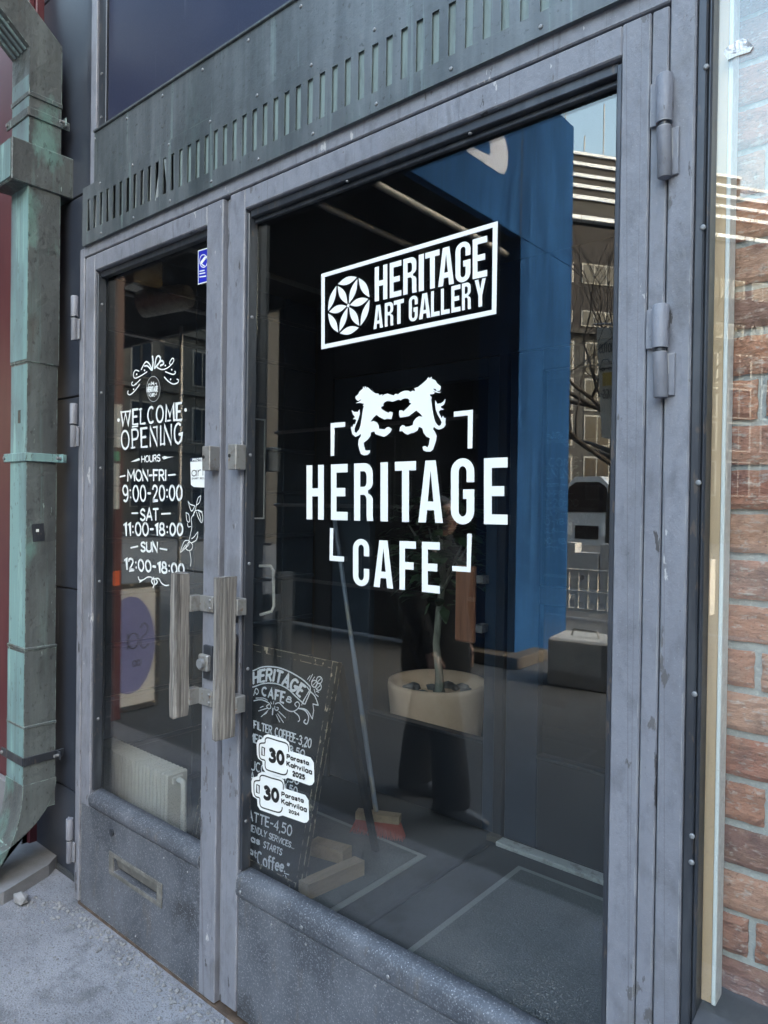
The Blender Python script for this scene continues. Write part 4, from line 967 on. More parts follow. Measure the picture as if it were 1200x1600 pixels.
# outlined flower sprig
for pts in ([(1030, 230), (1000, 255), (985, 320), (1015, 300), (1030, 230)], [(895, 285), (920, 320), (965, 335), (960, 350), (930, 390), (895, 285)], [(985, 320), (965, 400), (930, 470), (935, 560), (905, 700)], [(1045, 400), (1000, 380), (960, 400), (955, 440)], [(985, 400), (1000, 450), (1035, 510), (1050, 470), (1040, 410), (1000, 385)], [(875, 405), (905, 430), (910, 500), (885, 490), (875, 405)], [(890, 520), (900, 555), (925, 550)],
            [(905, 700), (860, 700), (830, 760), (815, 820)], [(815, 820), (850, 790), (900, 740), (905, 700)], [(905, 705), (940, 740), (930, 790), (895, 800), (870, 770), (905, 705)], [(930, 680), (960, 655), (995, 610), (980, 690), (930, 720)], [(910, 800), (925, 900), (918, 965)], [(1005, 400), (1020, 450), (1030, 490)], [(870, 740), (850, 770), (835, 790)]):
    D_.stroke(catmull([Z4(p) for p in pts], 5), .0028)
D_.build('hours_lettering', PAINTW, d1, 'white hand painted opening hours with scrolls')
# little round logo above the hours
E_ = glass_decal()
E_.poly([(Z6((480, 527))[0]+10.8*math.cos(R(a)), Z6((480, 527))[1]+20*math.sin(R(a))-0.0*math.cos(R(a))) for a in range(0, 360, 12)])
rd = E_.build('round_logo', BLACKINK, d1, 'small round black logo sticker')
E_ = glass_decal()
ring = [(Z6((480, 527))[0]+10.6*math.cos(R(a)), Z6((480, 527))[1]+19.7*math.sin(R(a))) for a in range(0, 361, 12)]
E_.stroke(ring, .0012, lift=.0006)
E_.text('HERITAGE', quadmap(Z6((422, 512)), Z6((523, 503)), Z6((523, 548)), Z6((422, 556))), .0048, .2, lift=.0006)
E_.text('CAFE', quadmap(Z6((450, 572)), Z6((495, 568)), Z6((495, 596)), Z6((450, 600))), .0032, .2, lift=.0006)
for pts in (((436, 505), (436, 482), (448, 480)), ((510, 498), (510, 473), (496, 475)), ((438, 566), (438, 588), (447, 588)), ((508, 560), (508, 580), (498, 582)), ((455, 490), (462, 460), (470, 478), (458, 492)), ((488, 488), (482, 458), (476, 476), (488, 490)), ((464, 474), (482, 472))):
    E_.stroke([Z6(p) for p in pts], .003, lift=.0006)
E_.build('print', PAINTW, rd)
# blue camera warning and the pale alarm sticker
E_ = glass_decal(); E_.poly([(309.5, 391.5), (327, 386), (327, 440), (309.5, 445)]); b1 = E_.build('camera_sticker', WHITE, d1, 'blue camera warning sticker')
E_ = glass_decal(); E_.poly([(310.6, 393), (327, 388), (327, 438), (310.6, 443)], lift=.0005); b2 = E_.build('blue_field', BLUEINK, b1)
E_ = glass_decal()
E_.stroke([(318.5+6.0*math.cos(R(a)), 408+10*math.sin(R(a))) for a in range(0, 361, 20)], .003, lift=.0010)
E_.stroke([(315, 411), (321, 403)], .012, lift=.0012); E_.stroke([(316, 413), (320, 416)], .004, lift=.0011); E_.stroke([(320, 404), (324, 401)], .004, lift=.0011)
for y, x_ in ((424, 320), (428, 321), (433, 322.5)): E_.stroke([(312.5, y), (x_, y-1.5)], .004, lift=.0010)
E_.build('white_print', WHITE, b1)
E_ = glass_decal(); E_.poly([(297.3, 718), (299, 715.5), (326, 714), (326, 762), (303, 761), (298.5, 757.5)]); a1 = E_.build('alarm_sticker', WHITE, d1, 'pale alarm sticker with a dark header')
E_ = glass_decal(); E_.poly([(297.3, 718), (299, 715.5), (326, 714), (326, 720), (297.3, 721.5)], lift=.0005); E_.build('header', NAVYINK, a1)
E_ = glass_decal(); E_.text('PROTECTED', quadmap((301.5, 717), (329, 715), (329, 718.3), (301.5, 720.2)), .0028, .2, lift=.0010); E_.build('header_print', WHITE, a1)
E_ = glass_decal(); E_.text('arlo', quadmap((300, 730), (328, 728), (328, 742), (300, 744)), .0028, .14, lift=.0006); E_.text('SMART SECURITY', quadmap((300, 746.5), (328, 745.5), (328, 748), (300, 749)), .0012, .2, lift=.0006); E_.build('print', BLACKINK, a1)

# ================================================================== THE VESTIBULE BEHIND THE GLASS
t = thing('vestibule_wall', 'navy left wall of the entrance lobby with raised horizontal battens', 'wall', (-3.1, 0.8, 0))
MB().box(-3.30, -3.10, 0.13, 1.60, 0.0, 2.80).build('wall_panel', INNAVY, t)
for i in range(11): MB().box(-3.0995, -3.083, 0.13, 1.595, 0.20+i*0.245, 0.222+i*0.245, .003).build('batten', INNAVY, t)
for y in (0.75, 1.35): MB().box(-3.0995, -3.088, y, y+0.03, 0.0, 2.8).build('upright_batten', INNAVY, t)
t = MB().box(-0.42, -0.30, 0.36, 1.6, 0.0, 2.8).build('lobby_wall', INDARK, None, 'black right wall of the entrance lobby beyond the wide door', 'wall')
t = MB().box(-3.3, -0.3, 0.125, 3.6, 2.8, 2.95).build('ceiling', INDARK, kind='structure')
t = thing('inner_wall', 'dark wall above and around the inner pair of doors', 'wall', (-1.7, 1.62, 0))
m = MB(); m.box(-3.08, -2.95, 1.6, 1.70, 0.0, 2.8); m.box(-1.812, -1.762, 1.59, 1.70, 0.0, 2.36, .003); m.box(-0.90, -0.42, 1.6, 1.70, 0.0, 2.36); m.box(-2.949, -0.42, 1.6, 1.70, 2.361, 2.8)
m.build('door_frame', INDARK, t)
MB().box(-1.755, -0.90, 1.53, 1.595, 0.0005, 0.022, .003).build('threshold', THRESH, t)
MB().box(-1.82, -1.755, 1.55, 1.589, 0.0005, 0.03, .003).build('post_foot', TIMBER, t)

def inner_door(x0, x1, gx0, gx1, mid, lab):
    d = thing('inner_door', lab, 'door', ((x0+x1)/2, 1.63, 0))
    m = MB(); m.box(x0, gx0, 1.61, 1.66, 0.015, 2.355, .003); m.build('stile', INNAVY, d)
    m = MB(); m.box(gx1, x1, 1.61, 1.66, 0.015, 2.355, .003); m.build('stile', INNAVY, d)
    MB().box(gx0+.0003, gx1-.0003, 1.611, 1.66, 0.015, 0.44, .004).build('kick_panel', INDARK, d)
    MB().box(gx0+.0003, gx1-.0003, 1.61, 1.66, 2.26, 2.355, .003).build('top_rail', INNAVY, d)
    MB().box(gx0+.0003, gx1-.0003, 1.604, 1.66, 0.4405, 0.455, .002).build('glazing_bead', DARKSTEEL, d)
    if mid: MB().box(gx0+.0003, gx1-.0003, 1.606, 1.66, 1.165, 1.25, .003).build('middle_rail', INNAVY, d)
    MB().box(gx0, gx1, 1.630, 1.636, 0.445, 2.27).build('pane', PANE_IN, d)
    return d
dl = inner_door(-2.945, -1.816, -2.652, -1.885, False, 'dark inner door leaf with a brown wooden grip, in front of the potted tree')
dr = inner_door(-1.757, -0.905, -1.587, -1.06, True, 'dark inner door leaf with a middle rail, right of the brown wooden grip')
h = MB().box(-2.015, -1.90, 1.535, 1.562, 0.945, 1.325, .008).build('handle', BROWNWOOD, dl)
for z in (1.02, 1.26): MB().box(-1.90, -1.862, 1.55, 1.609, z-.02, z+.02, .002).build('bracket', STEEL, h)
t = thing('back_room', 'dim brown room behind the inner doors', 'room', (-1.7, 2.6, 0))
MB().box(-3.3, -0.3, 3.4, 3.5, 0, 2.8).build('back_wall', INBACK, t)
MB().box(-3.3, -3.15, 1.71, 3.4, 0, 2.8).build('side_wall', INBACK, t); MB().box(-0.42, -0.3, 1.71, 3.4, 0, 2.8).build('side_wall', INBACK, t)

# potted tree
t = thing('potted_plant', 'small leafy tree in a pale clay pot behind the inner glass', 'potted plant', (-2.45, 2.0, 0))
prof = [(.19, .002), (.225, .10), (.265, .30), (.285, .50), (.292, .565), (.288, .59), (.272, .59), (.265, .55), (.262, .50), (.02, .498)]
MB().lathe(-2.45, 2.0, prof, 40).build('pot', POT, t)
MB().tube([(-2.43, 2.0, .49), (-2.435, 2.0, .62), (-2.46, 2.0, .80), (-2.445, 2.0, 1.0), (-2.43, 2.02, 1.2), (-2.44, 2.0, 1.42)], [.032, .024, .021, .020, .019, .012], 10).build('trunk', TRUNK, t)
rp = random.Random(3)
for i in range(26):
    a = rp.random()*6.28; q = .23*math.sqrt(rp.random())
    MB().ball((-2.45+q*math.cos(a), 2.0+q*math.sin(a), .515), rp.uniform(.022, .045), 1, (1.1, .9, .7), .15).build('pot_stone', SLAB, t)
lm = MB()
for i in range(620):
    a = rp.random()*6.28; u = rp.uniform(-1, 1); q = rp.random()**.4
    c = Vector((-2.44+.36*q*math.cos(a)*math.sqrt(1-u*u), 2.0+.33*q*math.sin(a)*math.sqrt(1-u*u), 1.38+.36*q*u))
    if rp.random() < .25: continue
    d = Vector((math.cos(a)+rp.uniform(-.6, .6), math.sin(a)+rp.uniform(-.6, .6), rp.uniform(-.8, .4))).normalized(); sdir = d.cross(Vector((0, 0, 1))).normalized()
    n_ = sdir.cross(d); L = rp.uniform(.06, .11); W = L*.3
    p = [c, c+d*L*.35+sdir*W+n_*.006, c+d*L*.75+sdir*W*.6, c+d*L, c+d*L*.75-sdir*W*.6, c+d*L*.35-sdir*W+n_*.006]
    lm.bm.faces.new([lm.bm.verts.new(v) for v in p])
lm.build('crown', LEAF, t, fix=False)
for i in range(5):
    a = i*1.3; MB().tube([(-2.43, 2.01, 1.12+i*.04), (-2.43+.1*math.cos(a), 2.0+.1*math.sin(a), 1.27+i*.03), (-2.43+.2*math.cos(a), 2.0+.2*math.sin(a), 1.42+i*.03)], [.012, .009, .005], 6).build('branch', TRUNK, t)

# framed notice and pull handle on the left lobby wall
t = thing('framed_notice', 'dark notice in a thin white frame on the left lobby wall', 'notice', (-3.08, 1.1, 1.7))
MB().box(-3.0825, -3.078, 0.93, 1.19, 1.54, 2.08).build('sheet', BOARD, t)
for y0, y1, z0, z1 in ((1.19, 1.198, 1.54, 2.08), (0.922, 0.93, 1.54, 2.08), (0.922, 1.198, 2.0801, 2.088), (0.922, 1.198, 1.532, 1.5399)): MB().box(-3.0825, -3.074, y0, y1, z0, z1).build('frame_bar', WHITE, t)
t = thing('pull_handle', 'white curved pull handle on the left lobby wall below the framed notice', 'handle', (-3.07, 1.2, 1.15))
MB().tube([(-3.083, 1.17, 1.27), (-3.06, 1.235, 1.268), (-3.06, 1.255, 1.24), (-3.06, 1.262, 1.04), (-3.06, 1.245, 1.01), (-3.083, 1.18, .995)], .008, 10).build('bar', WHITE, t)

# broom
t = thing('broom', 'broom with a worn blue handle and red bristles leaning in the lobby', 'broom', (-2.31, 1.24, 0))
top, bot = Vector((-2.90, 1.56, 1.615)), Vector((-2.262, 1.245, 0.10))
MB().tube([bot+(top-bot)*q for q in (0, .25, .5, .75, .985, 1)], [.0125, .0125, .0125, .0125, .0125, .008], 12).build('handle', BROOMH, t)
u_ = Vector((0.62, 0.30, 0)).normalized(); v_ = Vector((-u_.y, u_.x, 0))
hd = MB(); c = Vector((-2.245, 1.24, 0.093))
def ob(c, L0, L1, W, z0, z1): return [[c+u_*a+v_*b+Vector((0, 0, z)) for a, b in ((L0, -W), (L1, -W), (L1, W), (L0, W))] for z in (z0, z1)]
hd.loft(ob(c, -.11, .11, .026, -.018, .018), smooth=False); hd.build('head', PALEWOOD, t)
br = MB()
for i in range(22):
    for j in range(5):
        a, b = -.104+.208*i/21, -.02+.04*j/4
        p = c+u_*a+v_*b+Vector((0, 0, -.018)); q = p+Vector((0, 0, -.072))+u_*(a*.28+rp.uniform(-.005, .005))+v_*(b*.6+rp.uniform(-.005, .005)-.006)
        br.tube([p, q], [.0034, .0022], 5)
br.build('bristles', BRISTLE, t)

# chalkboard
t = thing('chalkboard_sign', 'black chalkboard stand with the coffee price list behind the wide glass', 'chalkboard', (-2.5, 0.7, 0))
BX0, BX1, BZ, BY0, BLEAN = -2.87, -2.118, 0.935, 0.60, 0.213
bu = Vector((0, BLEAN, BZ)).normalized(); bn = Vector((0, -BZ, BLEAN)).normalized(); BL = math.hypot(BLEAN, BZ)
def bpt(x, h, d): return Vector((x, BY0, 0.002)) + bu*h + bn*d
def bbox(x0, x1, h0, h1, d0, d1): return [[bpt(x0, h0, d), bpt(x1, h0, d), bpt(x1, h1, d), bpt(x0, h1, d)] for d in (d0, d1)]
MB().loft(bbox(BX0+.03, BX1-.03, .05, BL-.03, -.014, 0), smooth=False).build('board', BOARD, t)
for x0, x1, h0, h1 in ((BX0, BX0+.0298, 0, BL), (BX1-.0298, BX1, 0, BL), (BX0+.03, BX1-.03, BL-.0298, BL), (BX0+.03, BX1-.03, .0, .0498)):
    MB().loft(bbox(x0, x1, h0, h1, -.02, .006), smooth=False).build('frame_bar', BOARDFR, t)
for x in (BX0+.004, BX1-.034):
    a, b = bpt(x, BL-.01, -.025), Vector((x, 1.10, .002))
    MB().loft([[p+Vector(q) for q in ((0, -.011, 0), (.03, -.011, 0), (.03, .011, 0), (0, .011, 0))] for p in (b, a)], smooth=False).build('rear_leg', INDARK, t)
bd = Decal(bpt(BX0, 0, .0008), bn, (1, 0, 0), 0.0003)
Z8 = lambda p: (370+p[0]/5.926, 1150+p[1]/5.926)
def chalk(txt, q, wd, gap=.18, Z=Z7): bd.text(txt, quadmap(*[Z(p) for p in q]), wd, gap, jit=.15)
def cl(pts, wd, Z=Z7, sm=True): bd.stroke(catmull([Z(p) for p in pts], 6) if sm else [Z(p) for p in pts], wd)
bd.text('HERITAGE', ribbonmap([Z7(p) for p in ((157, 305), (250, 280), (350, 278), (450, 310), (550, 370), (645, 437))], [Z7(p) for p in ((157, 408), (245, 388), (335, 383), (425, 412), (510, 465), (592, 530))]), .0125, .2)
bd.text('HERITAGE', ribbonmap([Z7(p) for p in ((163, 305), (256, 280), (356, 279), (456, 312), (556, 372), (651, 439))], [Z7(p) for p in ((163, 408), (251, 388), (341, 383), (431, 414), (516, 467), (598, 532))]), .0075, .2)
cl([(60, 320), (155, 288), (250, 252), (380, 257), (500, 300), (620, 372), (690, 440)], .006); cl([(60, 460), (155, 440), (260, 407), (380, 412), (480, 460), (560, 535), (632, 600)], .006)
cl([(690, 440), (690, 485), (640, 602)], .006, sm=False); cl([(660, 440), (690, 480), (735, 530), (765, 612)], .005); cl([(765, 612), (715, 600), (722, 660), (710, 740)], .005, sm=False); cl([(710, 740), (660, 660), (600, 640)], .005)
for i in range(9): cl([(610+i*8, 610-i*16), (628+i*7, 560-i*10)], .0045, sm=False)
chalk('CAFE', ((242, 442), (455, 492), (440, 590), (240, 512)), .0095, .25); chalk('&', ((470, 525), (520, 540), (510, 590), (462, 575)), .0065)
cl([(160, 570), (230, 560), (300, 590), (320, 630), (300, 645), (280, 620), (300, 605)], .005); cl([(360, 600), (400, 590), (450, 640), (510, 670), (560, 655), (590, 610), (570, 580), (545, 600), (560, 625)], .005)
cl([(340, 640), (335, 700)], .008); cl([(375, 630), (392, 640), (380, 660), (360, 650), (358, 620)], .005); cl([(540, 675), (580, 710), (590, 750), (575, 765)], .005); cl([(580, 640), (640, 660), (675, 720), (660, 785), (630, 770), (645, 745)], .006); cl([(160, 520), (180, 455), (205, 480), (190, 510), (175, 490)], .005); cl([(180, 545), (250, 545), (290, 565)], .004)
for a, b in (((220, 635), (250, 620)), ((205, 665), (285, 640)), ((230, 720), (295, 660)), ((260, 700), (285, 680)), ((385, 690), (440, 775)), ((370, 700), (405, 770)), ((395, 670), (460, 730)), ((320, 580), (330, 600)), ((350, 575), (345, 600)), ((665, 370), (690, 335)), ((680, 385), (712, 320)), ((700, 390), (730, 345)), ((725, 460), (735, 500)), ((745, 480), (770, 490)), ((740, 510), (765, 530))): cl([a, b], .004, sm=False)
for cx_, cy_ in ((775, 375), (728, 410), (768, 440)):
    cl([(cx_+26*math.cos(R(a)), cy_+32*math.sin(R(a))) for a in range(0, 361, 30)], .0045); cl([(cx_-14, cy_+14), (cx_, cy_), (cx_+14, cy_-14)], .004)
bd.build('chalk_banner', CHALK, t, 'white chalk banner with scrolls and coffee beans')
bd = Decal(bpt(BX0, 0, .0008), bn, (1, 0, 0), 0.0003)
chalk('FILTER COFFEE-3,20', ((162, 757), (702, 930), (692, 1012), (162, 825)), .0062)
bd.build('chalk_line', CHALK, t); bd = Decal(bpt(BX0, 0, .0008), bn, (1, 0, 0), 0.0003)
chalk('AMERICANO-3,50', ((60, 850), (640, 1035), (632, 1095), (60, 930)), .0062)
bd.build('chalk_line', CHALK, t); bd = Decal(bpt(BX0, 0, .0008), bn, (1, 0, 0), 0.0003)
chalk('CAPPUCCINO-4,50', ((-60, 1060), (590, 1290), (580, 1355), (-60, 1150)), .0062)
bd.build('chalk_line', CHALK, t); bd = Decal(bpt(BX0, 0, .0008), bn, (1, 0, 0), 0.0003)
chalk('MOCCA LATTE-4,50', ((-60, 1170), (572, 1385), (565, 1450), (-60, 1250)), .0062)
bd.build('chalk_line', CHALK, t); bd = Decal(bpt(BX0, 0, .0008), bn, (1, 0, 0), 0.0003)
chalk('ICED LATTE-4,50', ((-140, 600), (515, 835), (505, 925), (-140, 675)), .0066, Z=Z8)
bd.build('chalk_line', CHALK, t); bd = Decal(bpt(BX0, 0, .0008), bn, (1, 0, 0), 0.0003)
chalk('DOGS FRIENDLY SERVICES...', ((-60, 735), (540, 1000), (530, 1045), (-60, 800)), .0046, .16, Z=Z8)
bd.build('chalk_line', CHALK, t)
bd = Decal(bpt(BX0, 0, .0008), bn, (1, 0, 0), 0.0003)
chalk('as', ((135, 915), (212, 950), (210, 1005), (135, 975)), .0075, Z=Z8); chalk('STARTS', ((255, 975), (425, 1050), (415, 1105), (245, 1030)), .005, Z=Z8)
chalk('at', ((120, 1025), (185, 1062), (182, 1125), (120, 1080)), .0075, Z=Z8); chalk('Coffee."', ((190, 1065), (490, 1185), (470, 1262), (200, 1200)), .0085, .14, Z=Z8)
for a, b in (((430, 1290), (440, 1335)), ((440, 1270), (485, 1285)), ((450, 1290), (485, 1365))): cl([a, b], .004, Z=Z8, sm=False)
bd.build('chalk_motto', CHALK, t)

# things on the lobby floor
MB().loft([[(-2.125, .60, z), (-2.068, .60, z), (-2.03, .90, z), (-2.09, .90, z)] for z in (.0015, .075)], smooth=False).build('wooden_block', PALEWOOD, None, 'long pale wooden block on the lobby floor at the right foot of the chalkboard', 'wood block')
MB().loft([[(-2.34, .86, z), (-2.16, .90, z), (-2.17, .97, z), (-2.35, .93, z)] for z in (.0015, .07)], smooth=False).build('wooden_block', PALEWOOD, None, 'short wooden block lying behind the chalkboard, farther from the glass', 'wood block')
def mat_(x0, x1, y0, y1, lab):
    t = thing('floor_mat', lab, 'mat', ((x0+x1)/2, (y0+y1)/2, 0), 'rubber mats in the lobby')
    MB().box(x0, x1, y0, y1, .0015, .007, .002).build('mat_edge', MATEDGE, t)
    MB().box(x0+.03, x1-.03, y0+.03, y1-.03, .0072, .011, .001).build('mat_centre', MAT, t)
mat_(-1.575, -0.62, 0.14, 1.43, 'ribbed grey rubber mat inside the wide door before the right inner door')
mat_(-2.75, -1.935, 0.14, 1.225, 'dark grey rubber mat under the chalkboard')
MB().box(-1.80, -1.775, 0.14, 1.50, .0015, .006, .002).build('floor_strip', INDARK, None, 'thin dark joint strip on the lobby floor between the two mats', 'strip')
t = thing('radiator', 'old cream column radiator standing inside the narrow door', 'radiator', (-2.78, 0.25, 0))
for i in range(22):
    x = -3.06+i*0.0272
    MB().box(x, x+0.0185, 0.20, 0.30, 0.10, 0.53, .006).build('fin', RADI, t)
for z in (0.115, 0.485): MB().box(-3.07, -2.465, 0.225, 0.275, z, z+.03, .004).build('header_pipe', RADI, t)
MB().tube([(-2.46, .25, .50), (-2.43, .25, .50), (-2.425, .25, .46), (-2.425, .25, .01)], .012, 8).build('feed_pipe', RADI, t)
for x in (-3.03, -2.50): MB().box(x, x+.02, .22, .28, .0015, .1, .002).build('foot', RADI, t)

# ================================================================== THE STREET BEHIND THE PHOTOGRAPHER (seen mirrored in the panes)
MIR = 2*GY
def mir(X, Yv): return (X, MIR-Yv)
# covered walkway beside the doors
t = thing('site_portal', 'blue stained plywood portal framing the end of the covered walkway', 'hoarding', (-3.9, -3.3, -0.02))
MB().box(-4.2, -3.71, -6.20, -5.02, -0.02, 4.405, .004).build('pillar', BLUEPLY, t)
MB().box(-3.80, -3.71, -6.20, -0.35, 4.41, 6.03, .004).build('header_board', BLUEPLY, t)
MB().box(-3.795, -3.708, -5.012, -5.004, 4.40, 6.0).build('joint', DARKPLY, t)
ZH = lambda p: (580+p[0]/3.75, 120+p[1]/3.75)
pts = []
for p in ((548, 372), (585, 408), (690, 460), (698, 440), (682, 322), (700, 300), (745, 285), (775, 340), (800, 440), (797, 530), (775, 570), (745, 562), (560, 438)):
    q = ZH(p); d = ray(*q); v = CAM + d*(-3.71/d.x); pts.append((MIR-v.y, v.z))
MB().prism(pts, [], lambda u, v, d: Vector((-3.7095+d, u, v)), 0, .0015).build('painted_letter', LETTERGREY, t)
t = MB().box(-4.25, -3.55, -5.45, -4.80, -0.02, 0.10, .01).build('timber_sleeper', TIMBER, None, 'rough timber sleeper lying at the foot of the blue portal', 'timber')
t = thing('walkway_canopy', 'dark corrugated canopy over the covered walkway', 'canopy', (-9.5, -2.7, 4.4))
cm = MB(); n = 120
for k in range(n):
    y0, y1 = -0.35-4.72*k/n, -0.35-4.72*(k+1)/n
    h = lambda q: 4.46+0.03*math.cos(q*math.pi/1.0)
    cm.quad((-16, y0, h(k)), (-3.81, y0, h(k)), (-3.81, y1, h(k+1)), (-16, y1, h(k+1)))
cm.build('corrugated_sheet', CORR, t, fix=False)
MB().box(-16, -3.81, -5.16, -5.08, 4.33, 4.56).build('edge_beam', CORR, t)
for x in (-3.88, -4.53, -6.4, -8.4, -10.4, -12.4): MB().tube([(x, -0.35, 4.27), (x, -5.1, 4.27)], .032, 12).build('cross_tube', TUBE, t)
t = thing('side_hoarding', 'dark navy plywood hoarding closing the street side of the covered walkway', 'hoarding', (-5.9, -5.1, -0.02))
for i in range(3): MB().box(-7.55+1.11*i, -6.45+1.11*i, -5.14, -5.10, 0.02, 4.32, .003).build('sheet', DARKPLY, t)
for z in (0.6, 1.6, 2.6): MB().tube([(-7.55, -5.06, z), (-4.22, -5.06, z)], .024, 8).build('rail', TUBE, t)
t = thing('scaffold_post', 'galvanised scaffold post at the street edge of the walkway', 'post', (-9.75, -5.0, -0.02), 'scaffold posts of the walkway')
MB().tube([(-9.75, -5.0, 0), (-9.75, -5.0, 4.4)], .03, 10).build('tube', TUBE, t); MB().box(-9.85, -9.65, -5.1, -4.9, -.019, 0, .002).build('base_plate', TUBE, t)
for x in (-12.4, -15.2): copy_thing(t, (x, -5.0, -0.02))
for o in [q for q in bpy.data.objects if q.name.startswith('scaffold_post')]: o['label'] = 'galvanised scaffold post at the street edge of the walkway'
t = thing('guard_rail', 'low pipe guard rail along the open side of the walkway', 'railing', (-11.5, -5.0, 0))
for z in (0.55, 1.05): MB().tube([(-16, -5.04, z), (-7.6, -5.04, z)], .024, 8).build('rail', TUBE, t)
t = thing('red_post', 'maroon post of the walkway with paper notices and an orange sticker', 'post', (-4.97, -1.25, -0.02))
MB().box(-5.02, -4.935, -1.30, -1.18, -0.02, 4.3, .004).build('post', RED, t)
MB().box(-4.9345, -4.9335, -1.285, -1.195, 2.02, 2.34).build('notice', PAPER, t); MB().box(-4.9345, -4.9335, -1.27, -1.20, 1.56, 1.90).build('notice', PAPER, t)
MB().box(-4.9345, -4.9335, -1.27, -1.22, 1.92, 1.99).build('sticker', GREENST, t); MB().box(-4.9345, -4.9335, -1.285, -1.23, 0.99, 1.10).build('sticker', ORANGE, t)
t = thing('pavement_sign', 'white framed pavement sign with a lilac disc, leaning by the maroon post', 'sign', (-5.06, -1.5, -0.02))
sgn = [(-5.10, -1.30), (-5.10, -1.68)]
for y0, y1, z0, z1 in ((-1.335, -1.30, -.01, .98), (-1.70, -1.665, -.01, .98), (-1.665, -1.335, .945, .98), (-1.665, -1.335, -.01, .03)): MB().box(-5.09, -5.05, y0, y1, z0, z1, .002).build('frame_bar', BOARDFR, t)
f_ = MB().box(-5.08, -5.06, -1.665, -1.335, .03, .945).build('face', PLASTIC, t)
MB().prism([(-1.445+.215*math.cos(R(a)) if -1.445+.215*math.cos(R(a)) < -1.336 else -1.336, .50+.38*math.sin(R(a))) for a in range(0, 360, 8)], [], lambda u, v, d: Vector((-5.0595+d, u, v)), 0, .0008).build('disc', LILAC, f_)
sd_ = Decal((-5.058, 0, 0), (1, 0, 0), (0, 1, 0), .0004)
for wd_, y0, y1, z0, z1 in (('S', -1.60, -1.53, .46, .66), ('a', -1.515, -1.42, .47, .66), ('o', -1.535, -1.505, .33, .40), ('o', -1.50, -1.47, .33, .40)):
    for st in text_strokes(wd_): sd_.stroke([(y0+(y1-y0)*p[0], z0+(z1-z0)*p[1]) for p in st], .011, raw=True)
sd_.build('print', BLACKINK, f_)
MB().box(-5.5, -5.10, -1.70, -1.67, -.01, .02).build('rear_foot', BOARDFR, t)
t = thing('ventilation_duct', 'dull zinc duct with a round capped end under the canopy', 'duct', (-7.0, -2.8, 4.0))
MB().box(-7.35, -7.05, -2.95, -2.60, 3.98, 4.40, .01).build('box', ZINC, t)
MB().tube([(-7.2, -2.8, 3.82), (-6.76, -3.0, 3.86), (-6.70, -3.03, 3.866)], [.15, .14, .125], 20).build('barrel', ZINC, t)
MB().tube([(-6.695, -3.033, 3.867), (-6.67, -3.044, 3.869)], .115, 20).build('cap', ZINC, t)
t = thing('concrete_block', 'pale cast concrete ballast block on the pavement by the blue portal', 'concrete block', (-2.8, -4.75, -0.02))
MB().box(-3.10, -2.52, -5.02, -4.52, -0.02, 0.42, .02, rot=Matrix.Rotation(R(-8), 3, 'Z')).build('block', CONCRETE, t)
MB().tube([(-2.95, -4.75, .42), (-2.93, -4.75, .48), (-2.70, -4.75, .48), (-2.68, -4.75, .42)], .012, 8).build('lifting_loop', STEEL, t)

def obox(mb, O, ux, uy, s0, s1, d0, d1, z0, z1):
    P = lambda s, d, z: Vector((O[0]+ux[0]*s+uy[0]*d, O[1]+ux[1]*s+uy[1]*d, z))
    mb.loft([[P(s0, d0, z), P(s1, d0, z), P(s1, d1, z), P(s0, d1, z)] for z in (z0, z1)], smooth=False); return mb
# building R
n_ = math.hypot(.57, .82); UX = (.57/n_, -.82/n_); UY = (-.82/n_, -.57/n_); OR = mir(-15.5, 30)
t = thing('office_building', 'brown brick office block across the street with pale louvre bands at the roof', 'building', (OR[0], OR[1], -0.14))
B = lambda *a: obox(MB(), OR, UX, UY, *a)
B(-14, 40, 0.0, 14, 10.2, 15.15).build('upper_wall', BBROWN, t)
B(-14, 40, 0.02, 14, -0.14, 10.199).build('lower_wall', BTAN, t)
B(-14, 40, -0.25, 0.3, 9.95, 10.15).build('ledge', BDARK, t)
B(-14, 9.9, 0.0, 12, 17.45, 18.5).build('penthouse', BDARK, t)
B(-14, 40, 0.6, 12, 15.16, 16.6).build('penthouse', BDARK, t)
for z0, z1, s1 in ((18.5, 18.62, 9.9), (17.99, 18.14, 11.5), (17.45, 17.60, 40), (16.94, 17.10, 40), (16.39, 16.57, 40), (15.43, 15.62, 40)): B(-14, s1, -0.10, 0.30, z0, z1).build('louvre_band', BWHITE, t)
B(-14, 40, 0.0, 0.25, 15.63, 17.44).build('louvre_back', BDARK, t)
for s0 in [-6.45+2.45*i for i in range(16)]:
    for z0, z1 in ((12.4, 13.35), (10.35, 11.1)):
        w_ = B(s0, s0+2.0, -0.05, 0.0, z0, z1).build('window', WINFRAME, t)
        for k in range(3): B(s0+.07+k*.64, s0+.07+k*.64+.56, -0.06, -0.0505, z0+.06, z1-.06).build('pane', WINGLASS, w_)
for s0 in [-5.0+2.05*i for i in range(14)]:
    for z0, z1 in ((8.05, 9.6), (6.3, 7.85), (4.6, 6.1), (2.3, 4.1)):
        w_ = B(s0, s0+1.45, -0.03, 0.02, z0, z1).build('window', WINFRAME, t)
        for k in range(2): B(s0+.07+k*.67, s0+.07+k*.67+.60, -0.04, -0.0305, z0+.08, z1-.08).build('pane', WINGLASS, w_)
for s_, h_ in ((3.2, 22.4), (1.0, 23.2), (2.1, 20.6), (4.9, 21.5)):
    P = Vector((OR[0]+UX[0]*s_+UY[0]*2, OR[1]+UX[1]*s_+UY[1]*2, 18.4)); MB().tube([P, P+Vector((0, 0, h_-18.4))], .035, 6).build('mast', STEEL, t)
